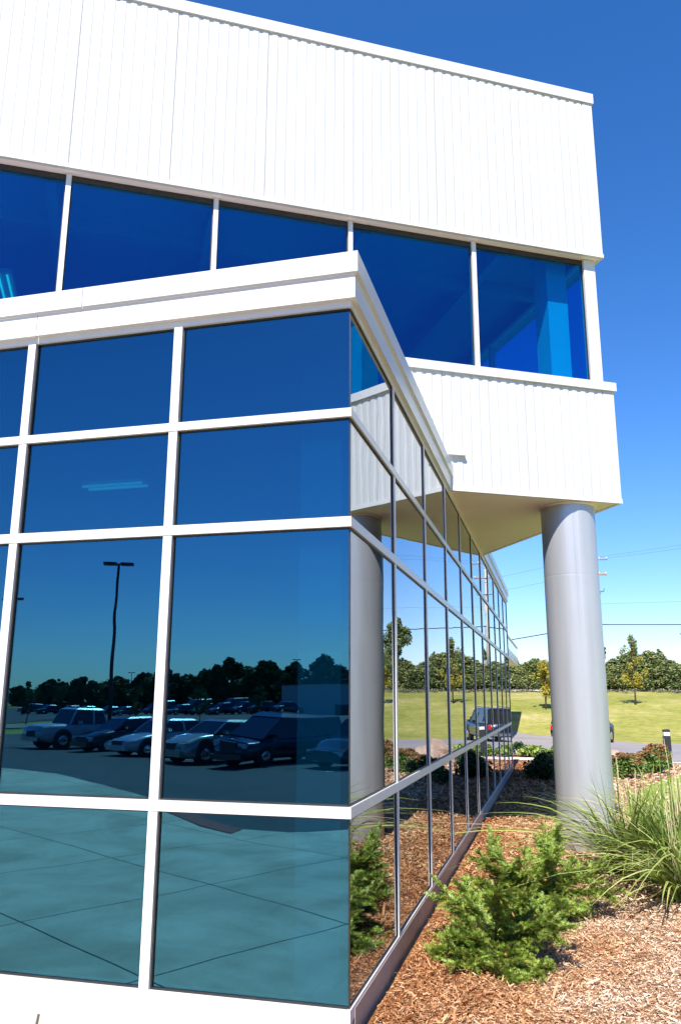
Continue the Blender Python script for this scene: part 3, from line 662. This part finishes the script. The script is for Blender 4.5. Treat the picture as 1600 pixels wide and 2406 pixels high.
# low shrubs
def shrub(name, label, cat, x, y, w_, h, m, seed, n=3000, leaf=.03, group=None, top=None, lobes=18):
    g = np.random.default_rng(seed); root = thing(name, label, cat, (x, y, H(y)), group=group)
    cen = []; rad = []
    for i in range(lobes):
        a = g.uniform(0, 6.28); q = w_*.5*g.uniform(0, .8); z = h*(.25+.5*g.random()*(1-(q/(w_*.5))**2*.6))
        cen.append((q*math.cos(a), q*math.sin(a), z)); k = w_*.17*g.uniform(.7, 1.25); rad.append((k, k, min(k, h*.3)))
    npmesh('foliage', leafcloud(cen, rad, n, leaf, g), 4, M[m], root)
    mb = MB()
    for c in cen[:10]: mb.tube([(c[0]*.15, c[1]*.15, -.05), (c[0]*.6, c[1]*.6, c[2]*.6), c], [.010, .007, .003], 5)
    mb.build('stem', M['bark'], root)
    if top:
        hc = [(c[0]*1.05, c[1]*1.05, c[2]+rad[i][2]*.85) for i, c in enumerate(cen) if c[2] > h*.3]
        npmesh('flower_heads', leafcloud(hc, [(w_*.12, w_*.12, h*.10)]*len(hc), int(n*.8), leaf*.8, g, updown=.3), 4, M[top], root)
    return root
RS = [(2.35, 15.4, 1.15, .50, 'reddish brown flowering shrub beside the base of the column'), (3.0, 16.6, 1.2, .50, 'reddish brown flowering shrub in the middle of its row'),
      (3.45, 17.7, 1.0, .66, 'tall reddish brown flowering shrub next to the black bollard light'), (2.0, 14.2, .9, .42, 'low green and red shrub hidden by the column'), (2.75, 12.9, .7, .45, 'x')]
for i, (x, y, w_, h, lb) in enumerate(RS[:4]):
    shrub('flowering_shrub', lb, 'shrub', x, y, w_, h, 'greenleaf', 60+i, 3400, .035, 'red tinged shrubs along the mulch bed', 'redleaf')
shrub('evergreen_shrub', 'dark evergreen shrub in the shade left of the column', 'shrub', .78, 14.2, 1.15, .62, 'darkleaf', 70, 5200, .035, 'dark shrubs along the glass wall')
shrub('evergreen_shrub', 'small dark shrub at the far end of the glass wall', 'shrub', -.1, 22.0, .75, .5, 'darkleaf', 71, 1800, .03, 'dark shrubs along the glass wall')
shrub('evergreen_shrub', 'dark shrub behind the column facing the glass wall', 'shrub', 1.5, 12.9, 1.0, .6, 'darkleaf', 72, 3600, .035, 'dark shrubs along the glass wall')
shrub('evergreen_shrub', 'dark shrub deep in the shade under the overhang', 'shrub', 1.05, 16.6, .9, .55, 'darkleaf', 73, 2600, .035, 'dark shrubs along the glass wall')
for i, (x, y) in enumerate([(.35, 21.6), (1.1, 21.5), (1.75, 21.3)]):
    shrub('leafy_perennial', ['bright green leafy perennial at the left of its row by the road', 'bright green leafy perennial in the middle of its row by the road', 'bright green leafy perennial nearest the column by the road'][i], 'plant', x, y, .95, .36, 'limeleaf', 80+i, 1800, .06, 'lime green perennials by the road')
# boulders
def boulder(label, x, y, sx, sy, sz, m, seed):
    b = bmesh.new(); bmesh.ops.create_icosphere(b, subdivisions=4, radius=1)
    for v in b.verts:
        n = noise.noise(v.co*1.4+Vector((seed, 0, 0)))*.35+noise.noise(v.co*4+Vector((0, seed, 0)))*.08
        v.co *= 1+n; v.co.z = max(v.co.z, -.55)
        v.co = Vector((v.co.x*sx, v.co.y*sy, v.co.z*sz))
    me = bpy.data.meshes.new('boulder'); b.to_mesh(me); b.free(); me.materials.append(M[m])
    o = bpy.data.objects.new('boulder', me); COL.objects.link(o); o.location = (x, y, H(y)+sz*.35); return tag(o, label, 'boulder', 'boulders in the mulch bed')
boulder('large reddish boulder behind the column at the edge of the bed', 2.05, 18.0, .60, .45, .42, 'rock', 1)
boulder('small pale boulder beside the bollard light', 3.45, 18.75, .22, .2, .16, 'white_rock', 5)
boulder('small pale boulder at the road edge behind the shrubs', 2.9, 19.3, .2, .25, .15, 'white_rock', 9)
# bollard lights
def bollard(label, x, y):
    root = thing('bollard_light', label, 'bollard', (x, y, H(y)), group='black bollard lights beside the path')
    mb = MB(); mb.box(-.085, .085, -.085, .085, -.1, .80); mb.build('post', M['blackmetal'], root)
    mb = MB(); mb.box(-.075, .075, -.075, .075, .80, .90); mb.build('lens', M['lens'], root)
    mb = MB(); mb.box(-.085, .085, -.085, .085, .90, .945); mb.box(-.07, .07, -.07, .07, .945, .955); mb.build('cap', M['blackmetal'], root)
bollard('square black bollard light in the mulch right of the red shrubs', 3.76, 18.15)
bollard('square black bollard light hidden behind the column by the road', 1.10, 21.3)

# yews by the glass corner
def yew(label, x, y, w_, h, nlimb, seed, lean=(0, 0)):
    g = np.random.default_rng(seed); root = thing('yew_shrub', label, 'shrub', (x, y, H(y)), group='spreading yews beside the glass wall')
    wood = MB(); tw = MB(); needles = []
    def twig(p, d, L):
        d = d/np.linalg.norm(d); upv = np.array([0, 0, 1.0]); s = np.cross(d, upv); s /= (np.linalg.norm(s)+1e-6); nn = np.cross(s, d)
        rl = g.normal(0, .5); s, nn = s*math.cos(rl)+nn*math.sin(rl), -s*math.sin(rl)+nn*math.cos(rl)
        m_ = max(6, int(L/.0048)); t = np.linspace(.04, 1, m_)
        droop = -.16*L*(t**2)
        c = p+d*(t*L)[:, None]; c[:, 2] += droop
        for sg in (-1, 1):
            ln = (.0165*(1-.45*t**3)*g.uniform(.75, 1.2, m_))[:, None]
            dr = d*.42+s*sg*1.0+nn*g.normal(.22, .22, (m_, 1)); dr /= np.linalg.norm(dr, axis=1)[:, None]
            wd = d*.0021
            a = c; b = c+dr*ln
            needles.append(np.stack([a-wd, b-wd*.35, b+wd*.35, a+wd], 1))
        needles_tip = None
        if g.random() < .3: tw.tube([tuple(p), tuple(c[m_//2]), tuple(c[-1])], [.0022, .0016, .0008], 3)
    def branch(p, d, L, lev):
        d = d/np.linalg.norm(d); k = 6; pts = [np.array(p)]; dd = d.copy()
        for i in range(k):
            dd = dd+g.normal(0, .13, 3)+np.array([0, 0, -.045 if lev == 0 else -.02]); dd /= np.linalg.norm(dd)
            pts.append(pts[-1]+dd*L/k)
        (wood if lev == 0 or g.random() < .8 else tw).tube([tuple(q) for q in pts], list(np.linspace(.011 if lev == 0 else .005, .002, k+1)), 5)
        if lev == 0:
            for i in range(1, k+1):
                for _ in range(3):
                    a = g.uniform(-1.25, 1.25); ax = dd
                    s = np.cross(dd, [0, 0, 1.0]); s /= np.linalg.norm(s)+1e-6
                    nd = dd*math.cos(a)+s*math.sin(a)+np.array([0, 0, g.uniform(-.25, .55)])
                    branch(pts[i], nd, L*g.uniform(.28, .5)*(1.15-.07*i), 1)
        st = 1 if lev else 3
        for i in range(st, k+1):
            for _ in range(5 if lev else 4):
                s = np.cross(dd, [0, 0, 1.0]); s /= np.linalg.norm(s)+1e-6
                a = g.choice([-1, 1])*g.uniform(.35, 1.0)
                nd = dd*math.cos(a)+s*math.sin(a)+g.normal(0, .3, 3)+np.array([0, 0, g.uniform(-.1, .6)])
                twig(pts[i]+dd*g.uniform(-.02, .02), nd, g.uniform(.035, .085))
    for i in range(nlimb):
        a = 2*math.pi*(i+g.uniform(-.3, .3))/nlimb; el = g.uniform(.12, 1.15)
        d = np.array([math.cos(a)*math.cos(el)+lean[0], math.sin(a)*math.cos(el)+lean[1], math.sin(el)])
        L = (w_*.5*math.cos(el)+h*.9*math.sin(el))*g.uniform(.62, .95)
        branch(np.array([0, 0, .03]), d, L, 0)
    V = np.concatenate(needles); V = V[V[:, :, 2].min(1) > -.0]
    npmesh('foliage', V, 4, M['yew'], root)
    wood.build('branches', M['bark'], root, fix=False)
    nd_ = 34; c_ = V[g.integers(0, len(V), nd_)].mean(1)*np.array([.9, .9, .8]); a_ = g.normal(0, 1, (nd_, 3)); a_ /= np.linalg.norm(a_, axis=1)[:, None]; b_ = np.cross(a_, g.normal(0, 1, (nd_, 3))); b_ /= np.linalg.norm(b_, axis=1)[:, None]
    npmesh('dead_leaves', np.stack([c_-a_*.020, c_-b_*.011, c_+a_*.020, c_+b_*.011], 1), 4, M['deadleaf'], root)
    if tw.v: tw.build('twigs', M['twig'], root, fix=False)
    return root
yew('bushy green yew nearest the camera at the foot of the glass wall', .60, 1.68, .86, .40, 17, 101)
yew('spreading green yew behind the nearest one, its long branch reaching the tall grass', .84, 2.9, 1.0, .42, 17, 102, (.12, 0))
#yew('low yew close against the glass wall, farthest of the three', .36, 3.9, .6, .42, 8, 103)

# ornamental grass
def grassclump(label, x, y, n, hgt, spread, seed, base=.16, bias=(0, 0)):
    g = np.random.default_rng(seed); root = thing('ornamental_grass', label, 'grass plant', (x, y, H(y)), group='clumps of tall ornamental grass')
    segs = 9; t = np.linspace(0, 1, segs+1); strips = []
    for i in range(n):
        a = g.uniform(0, 6.28); q = base*math.sqrt(g.random()); p0 = np.array([q*math.cos(a), q*math.sin(a), 0])
        a2 = a+g.normal(0, .7); L = hgt*g.uniform(.6, 1.25); out = spread*abs(g.normal(.75, .5))
        d = np.array([math.cos(a2)+bias[0], math.sin(a2)+bias[1], 0]); 
        hor = d[None]*(out*t**1.6)[:, None]*L; ver = L*(t*1.0-.55*min(1.35, out)*t**2.4)
        P = p0+hor; P[:, 2] += ver; P += np.cumsum(g.normal(0, .006, P.shape), 0)
        sd = np.array([-d[1], d[0], 0]); sd = sd*math.cos(g.uniform(-.9, .9))+np.array([0, 0, 1])*g.uniform(-.5, .5); sd /= np.linalg.norm(sd)
        wd = (g.uniform(.006, .014)*(1-t**2.5)*np.minimum(1, .5+t*2)+.0006)[:, None]
        strips.append(np.concatenate([P-sd*wd, P+sd*wd], 0))
    S = np.stack(strips); k = segs+1
    npmesh('blades', S, 2*k, M['blade'], root, smooth=True, quads=[(i, i+1, k+i+1, k+i) for i in range(segs)])
    mb = MB()
    for i in range(9):
        a = g.uniform(0, 6.28); L = hgt*g.uniform(.8, 1.25); s = .12*L
        mb.tube([(.05*math.cos(a), .05*math.sin(a), 0), (.05*math.cos(a)+s*math.cos(a)*.4, .05*math.sin(a)+s*math.sin(a)*.4, L*.6), (s*math.cos(a), s*math.sin(a), L)], [.004, .003, .0015], 4)
    mb.build('stalk', M['stalk'], root, fix=False); return root
grassclump('ornamental grass clump in front of the column foot', 1.74, 4.6, 300, 1.0, .95, 201, .20, (-.15, -.05))
grassclump('largest ornamental grass clump at the right edge of the view', 2.25, 4.25, 400, 1.10, .95, 202, .28, (-.12, -.05))
grassclump('ornamental grass clump nearest the camera, leaning over the mulch', 2.08, 3.6, 190, .85, .95, 203, .15, (-.1, -.15))

# ------------------------------------------------------------------ utility pole and cables
PX, PY = 5.95, 88.5
root = thing('utility_pole', 'tall wooden utility pole with two crossarms, largely hidden behind the column', 'utility pole', (PX, PY, H(PY)))
zt = 17.1-H(PY)
mb = MB(); mb.tube([(0, 0, -1), (0, 0, zt)], [.24, .14], 12); mb.build('pole', M['pole'], root)
AD = Vector((.97, .24, 0)).normalized()
for z, L in ((zt-.35, 1.55), (zt-2.05, 1.35)):
    p = AD*L; arm = MB(); arm.tube([-p+Vector((0, -.15, z)), p+Vector((0, -.15, z))], .075, 6); ao = arm.build('crossarm', M['arm'], root)
    for s in (-1, -.45, .45, 1):
        q = p*s*.95; i_ = MB(); i_.tube([(q.x, q.y-.15, z+.05), (q.x, q.y-.15, z+.28)], [.04, .06], 8); i_.build('insulator', M['lens'], ao)
    br = MB(); br.tube([(0, -.15, z-.6), tuple(AD*.7+Vector((0, -.15, z)))], .025, 5); br.tube([(0, -.15, z-.6), tuple(AD*-.7+Vector((0, -.15, z)))], .025, 5); br.build('brace', M['pole'], root)
mb = MB(); z = zt-3.95
mb.tube([(-.9, -.15, z), (.9, -.15, z)], .04, 5); mb.tube([(.9, -.15, z), (.95, -.15, z+.35)], .035, 5); mb.tube([(.6, -.15, z), (.4, -.15, z-.7), (.1, -.15, z-1.1)], .025, 5); mb.build('bracket', M['cable'], root)
def cable(label, x0, z0, x1, z1, y0, y1, sag, r):
    pts = []
    for i in range(41):
        t = i/40; pts.append((x0+(x1-x0)*t, y0+(y1-y0)*t, z0+(z1-z0)*t-sag*4*t*(1-t)))
    mb = MB(); mb.tube(pts, r, 5); tag(mb.build('power_cable', M['cable'], fix=False), label, 'cable', 'overhead cables at the utility pole')
T0 = zt+H(PY)
for k, (dz, sx, ux_, uy_, lab) in enumerate([(-.12, .2, 46, -40, 'thin topmost cable rising to the right from the pole top'), (-.25, 1.4, 44, -34, 'thin second cable rising to the right from the upper crossarm'), (-5.3, .1, 60, -14, 'faint cable right of the column, above the thick one')]):
    cable(lab, PX+sx, T0+dz, PX+ux_, T0+dz+.6, PY, PY+uy_, .5, .009)
cable('thick black cable running level to the right of the column', PX, 9.55, PX+60, 9.6, PY, PY-6, .5, .055)
cable('black cable sloping down to the left of the column', PX, 9.55, PX-60, 7.0, PY, PY+60, .8, .06)
cable('thin cable left of the column, topmost of the faint ones', PX-1.3, T0-.25, PX-70, T0-1.2, PY, PY+60, .8, .011)
cable('thin cable left of the column, second of the faint ones', PX-1.1, T0-1.95, PX-70, T0-3.0, PY, PY+60, .8, .011)

# ------------------------------------------------------------------ vehicles
def vehicle(name, label, cat, loc, rz, L, W, Hh, kind, m, group):
    root = thing(name, label, cat, loc, rz, group)
    hw = W/2; gc = .22 if kind in ('sedan', 'van') else .32
    belt = Hh*(.60 if kind == 'sedan' else .56)
    hood = belt-.06 if kind != 'van' else belt-.10
    # station: x, zlow, zbelt, half width
    if kind == 'sedan':
        st = [(0, .38, .58, .78), (.06*L, gc, .68, .93), (.16*L, gc, hood, .99), (.30*L, gc, belt-.01, 1), (.55*L, gc, belt, 1), (.80*L, gc, belt+.04, 1), (.93*L, gc+.02, belt+.04, .95), (.99*L, .4, belt-.06, .86), (L, .45, .62, .80)]
        cab = (.27*L, .86*L, .41*L, .70*L)
    elif kind == 'pickup':
        st = [(0, .5, .85, .9), (.02*L, gc+.1, hood+.02, .95), (.08*L, gc, hood+.06, .99), (.25*L, gc, belt+.0, 1), (.5*L, gc, belt, 1), (.6*L, gc, belt, 1), (.8*L, gc, belt, 1), (.985*L, gc+.1, belt, 1), (L, gc+.2, belt-.04, .98)]
        cab = (.25*L, .60*L, .32*L, .57*L)
    elif kind == 'suv':
        st = [(0, .45, .85, .88), (.02*L, gc+.05, hood+.0, .94), (.07*L, gc, hood+.04, .99), (.24*L, gc, belt, 1), (.5*L, gc, belt, 1), (.7*L, gc, belt, 1), (.85*L, gc, belt, 1), (.975*L, gc+.05, belt, .99), (L, gc+.15, belt-.03, .96)]
        cab = (.24*L, .985*L, .33*L, .95*L)
    else:
        st = [(0, .4, .62, .74), (.04*L, gc, .80, .90), (.12*L, gc, hood+.0, .98), (.22*L, gc, belt+.02, 1), (.5*L, gc, belt, 1), (.7*L, gc, belt, 1), (.88*L, gc, belt, 1), (.98*L, gc+.02, belt, .98), (L, gc+.15, belt-.03, .95)]
        cab = (.16*L, .985*L, .36*L, .95*L)
    # finer stations by interpolation
    S = []
    for a, b in zip(st, st[1:]):
        for i in range(4):
            t = i/4; t2 = t*t*(3-2*t) if a[0] == 0 else t; S.append(tuple(a[k]+(b[k]-a[k])*(t if k == 0 else t2) for k in range(4)))
    S.append(st[-1])
    V = []; F = []
    for (x, zl, zb, wf) in S:
        w_ = hw*wf; ring = [(w_*.88, zl), (w_*.985, zl+(zb-zl)*.18), (w_, zl+(zb-zl)*.5), (w_*.985, zl+(zb-zl)*.82), (w_*.93, zb-.015), (w_*.82, zb+.02), (w_*.4, zb+.045), (0, zb+.05)]
        ring = ring+[(-a, b) for a, b in ring[::-1][1:]]
        V += [(x, a, b) for a, b in ring]
    n = 15
    for i in range(len(S)-1):
        for k in range(n-1): F.append((i*n+k, i*n+k+1, (i+1)*n+k+1, (i+1)*n+k))
        F.append((i*n+n-1, i*n, (i+1)*n, (i+1)*n+n-1))
    F.append(tuple(range(n))); F.append(tuple((len(S)-1)*n+k for k in range(n))[::-1])
    mb = MB(); mb.add(V, F, True)
    if kind == 'pickup': mb.box(.61*L, .995*L, -hw*.98, -hw*.90, belt, belt+.09); mb.box(.61*L, .995*L, hw*.90, hw*.98, belt, belt+.09)
    body = mb.build('body', M[m], root)
    x0, x1, x2, x3 = cab; zt_ = Hh; zb = belt+.02
    wb, wt = hw*.93, hw*.78
    def frus(mb, x0, x1, x2, x3, z0, z1, wb, wt, cap=True, nn=1):
        mb.add([(x0, -wb, z0), (x1, -wb, z0), (x1, wb, z0), (x0, wb, z0), (x2, -wt, z1), (x3, -wt, z1), (x3, wt, z1), (x2, wt, z1)],
               [(0, 1, 5, 4), (1, 2, 6, 5), (2, 3, 7, 6), (3, 0, 4, 7), (4, 5, 6, 7), (0, 3, 2, 1)])
    g_ = MB(); frus(g_, x0, x1, x2, x3, zb, zt_-.07, wb, wt); g_.build('windows', M['carglass'], root)
    r_ = MB(); frus(r_, x2-.05, x3+.04, x2+.18, x3-.15, zt_-.085, zt_-.0, wt+.015, wt*.86)
    r_.build('roof', M[m], root)
    p_ = MB()
    f = [0, 1] + ([.48] if kind != 'pickup' else [.62]) + ([.78] if kind in ('suv', 'van') else [])
    for t in f:
        xa = x0+(x1-x0)*t; xb = x2+(x3-x2)*t; hwid = .045 if 0 < t < 1 else .06
        sgn = 1 if t == 1 else (-1 if t == 0 else 0)
        for s in (-1, 1):
            o_ = .012; ex = -.03*(1 if t == 0 else (-1 if t == 1 else 0))
            a0, a1, b0, b1 = xa-hwid+ex*0, xa+hwid, xb-hwid, xb+hwid
            if t == 0: a0, b0 = xa-.01, xb-.01
            if t == 1: a1, b1 = xa+.01, xb+.01
            p_.add([(a0, s*(wb+o_), zb), (a1, s*(wb+o_), zb), (b1, s*(wt+o_), zt_-.07), (b0, s*(wt+o_), zt_-.07), (a0, s*(wb-.04), zb), (a1, s*(wb-.04), zb), (b1, s*(wt-.04), zt_-.07), (b0, s*(wt-.04), zt_-.07)],
                   [(0, 1, 2, 3), (4, 5, 6, 7), (0, 4, 7, 3), (1, 5, 6, 2)])
    p_.build('pillars', M[m], root)
    wr = .33 if kind in ('sedan', 'van') else .39
    for xw in (.19*L, .80*L if kind != 'sedan' else .785*L):
        for s in (-1, 1):
            y0 = s*(hw-.20); y1 = s*(hw+.01)
            a = MB(); a.tube([(xw, s*(hw-.24), wr+.03), (xw, s*(hw+.004), wr+.03)], wr*1.16, 24, False); a.build('wheel_arch', M['trim'], root)
            t_ = MB(); t_.tube([(xw, y0, wr), (xw, s*(hw-.02), wr), (xw, s*(hw+.012), wr)], [wr, wr, wr*.93], 24); wo_ = t_.build('wheel', M['tyre'], root)
            h_ = MB(); h_.tube([(xw, s*(hw+.0), wr), (xw, s*(hw+.022), wr)], [wr*.62, wr*.5], 18); h_.build('hubcap', M['chrome'], wo_)
    zl = st[1][2] if kind in ('sedan', 'van') else hood-.12
    for s in (-1, 1):
        h_ = MB(); h_.box(.012*L, .055*L, s*hw*.48, s*hw*.87, zl-.17, zl-.03); h_.build('headlight', M['headlight'], root)
        t_ = MB(); t_.box(L*.975, L*1.004, s*hw*.72, s*hw*.94, belt-.28, belt-.05); t_.build('taillight', M['taillight'], root)
        m_ = MB(); m_.box(x0+.35, x0+.5, s*(hw-.02), s*(hw+.16), belt+.02, belt+.16); m_.build('mirror', M[m], root)
    b_ = MB(); b_.box(-.06, .10, -hw*.82, hw*.82, gc+.06, gc+.24); b_.build('bumper', M['chrome' if kind in ('suv', 'pickup') else m], root)
    b_ = MB(); b_.box(L-.10, L+.08, -hw*.9, hw*.9, gc+.10, gc+.26); b_.build('bumper', M['chrome' if kind in ('suv', 'pickup') else m], root)
    g_ = MB(); g_.box(-.012+.01*L*0, .04*L, -hw*.42, hw*.42, gc+.28, zl-.02); g_.build('grille', M['trim'], root)
    if kind in ('suv',):
        r_ = MB()
        for s in (-1, 1): r_.tube([(x2+.4, s*wt*.8, zt_+.05), (x3-.3, s*wt*.8, zt_+.05)], .022, 6)
        r_.build('roof_rack', M['trim'], root)
        c_ = MB(); c_.box(.22*L, .78*L, -hw-.006, -hw+.01, .62, .65); c_.box(.22*L, .78*L, hw-.01, hw+.006, .62, .65); c_.build('side_trim', M['chrome'], root)
    return root
# heading: local +x runs from nose to tail
def put(nose, head):   # head = unit direction the nose points to
    return math.atan2(-head[1], -head[0])
HD = (-.5, .866); rz = put(None, HD)
lot = 'vehicles parked in a row in the lot facing the building'
for nm, lab, cat, (x, y), L, W, Hh, kind, m in [
    ('pickup_truck', 'white pickup truck at the far end of the parked row', 'truck', (-21.9, -28.6), 5.4, 1.95, 1.85, 'pickup', 'whitecar'),
    ('sedan', 'black sedan between the white pickup and the silver sedan', 'car', (-18.6, -27.2), 4.6, 1.78, 1.42, 'sedan', 'black'),
    ('sedan', 'silver sedan between the black one and the gold one', 'car', (-15.2, -24.4), 4.5, 1.74, 1.38, 'sedan', 'silver'),
    ('sedan', 'gold sedan beside the dark minivan', 'car', (-12.2, -22.7), 4.8, 1.82, 1.42, 'sedan', 'gold'),
    ('minivan', 'dark navy minivan in the parked row', 'van', (-9.6, -21.6), 4.8, 1.86, 1.66, 'van', 'navy'),
    ('sedan', 'black sedan at the near end of the parked row', 'car', (-6.2, -21.2), 4.6, 1.8, 1.6, 'sedan', 'black')]:
    vehicle(nm, lab, cat, (x, y, H(y)-.02), rz, L, W, Hh, kind, m, lot)
# SUV on the road to the north, mostly behind the column
vehicle('suv', 'dark blue sport utility vehicle parked at the lawn edge behind the column', 'car', (3.37, 45.0, H(45)-.02), put(None, (.36, .933)) , 4.9, 1.95, 1.85, 'suv', 'navy', None)
# distant parked cars
dc = vehicle('sedan', 'distant dark car, first from the east in the far lot row', 'car', (-36, -102, H(-102)), 0, 4.6, 1.8, 1.45, 'sedan', 'navy', 'distant cars in the far parking lot')
for i in range(1, 12):
    x = -36-i*3.0-(6 if i > 5 else 0); dup(dc, (x, -101-((i*7) % 5)*.3, H(-102)), R(-60) if i % 2 else R(-62), 'distant dark car, '+nth(i)+' from the east in the far lot row')
dc.rotation_euler = (0, 0, R(-60))
dv = vehicle('minivan', 'distant dark van, first from the east behind the far car row', 'van', (-47, -110, H(-110)), R(-60), 5.0, 1.95, 2.0, 'van', 'black', 'distant vans in the far parking lot')
for i in range(1, 3): dup(dv, (-47-i*6.1, -110, H(-110)), R(-60), 'distant dark van, '+nth(i)+' from the east behind the far car row')

# lamp posts in the lot
def lamp(label, x, y, h, rz=0):
    root = thing('lamp_post', label, 'lamp post', (x, y, H(y)), rz, 'lamp posts in the parking lot')
    mb = MB(); mb.tube([(0, 0, -.2), (0, 0, h)], [.11, .07], 10); mb.build('pole', M['blackmetal'], root)
    mb = MB(); mb.tube([(0, 0, -.1), (0, 0, .7)], .28, 14); mb.build('base', M['kerb'], root)
    for s in (-1, 1):
        mb = MB(); mb.box(s*.12, s*.82, -.22, .22, h-.02, h+.16); mb.box(0, s*.12, -.04, .04, h+.02, h+.1); mb.build('lamp_head', M['blackmetal'], root)
lamp('tall twin headed black lamp post behind the parked row', -22.1, -35.6, 9.55, R(-20))
lamp('twin headed lamp post far across the lot to the left', -102.9, -185, 9.3, R(-20)); lamp('twin headed lamp post by the pale warehouse', -46.3, -145, 9.6, R(-15)); lamp('twin headed lamp post at the west side of the lot', -41.4, -52.6, 10.0, R(-30))
# warehouse
root = thing('warehouse', 'low pale warehouse beyond the far parking lot', 'building', (-30, -122, H(-122)))
mb = MB(); mb.box(-10.5, 14, -12, 3, -.5, 4.3); mb.build('wall', M['warehouse'], root)
mb = MB(); mb.box(-10.7, 14.2, -12.2, 3.2, 4.3, 4.5); mb.build('roof', M['blackmetal'], root)
mb = MB(); mb.box(-2, 1.5, 3.0, 3.06, 0, 1.6); mb.build('door', M['trim'], root)
# distant trees to the south
tp = [tree('lot_tree', 'x', (0, -4000, 0), [11, 10, 12, 9][i], [5.0, 5.6, 4.6, 5.2][i], .3, .6, 4200, 'treeline', 300+i, 'round', 'dark trees beyond the far parking lot', lobes=30) for i in range(4)]
sk = [(-150, 3.2), (-134, 3.4), (-110, 5.6), (-95, 6.6), (-80, 8.2), (-70, 10.4), (-62, 8.6), (-54, 8.0), (-48, 9.2), (-44, 7.6), (-38, 8), (-28, 8), (-15, 8), (10, 9), (50, 9)]
i = 0; x = -190
while x < 60:
    h = 3.2
    for (a, ha), (b, hb) in zip(sk, sk[1:]):
        if a <= x <= b: h = ha+(hb-ha)*(x-a)/(b-a)
    p = tp[i % 4]; o = p if i < 4 else dup(p, (0, 0, 0)); s = (h+1.6)/11*rng.uniform(.9, 1.12)
    o.location = (x, -178+rng.uniform(-7, 7), -1.3); o.scale = (max(s, .6)*1.25, max(s, .6)*1.25, s); o.rotation_euler = (0, 0, rng.uniform(0, 6)); o['label'] = nth(i)+' dark tree from the west in the line beyond the far lot'
    x += rng.uniform(3.3, 4.6); i += 1
for i, (x, y, h) in enumerate([(-48.3, -65.6, 4.3), (-51.5, -75.6, 4.6), (-38, -68, 4.0), (-30.5, -66, 3.6), (-27, -72, 3.8)]):
    tree('sapling', ['leafy sapling on the grass strip, leftmost', 'leafy sapling on the grass strip, second', 'leafy sapling on the grass strip, middle', 'leafy sapling on the grass strip, fourth', 'leafy sapling on the grass strip, nearest the road bend'][i], (x, y, H(y)-.1), h, 1.0, h*.28, .13, 900, 'treeline', 400+i, 'tall', 'saplings on the grass strip in the lot', lobes=16)
print('done')
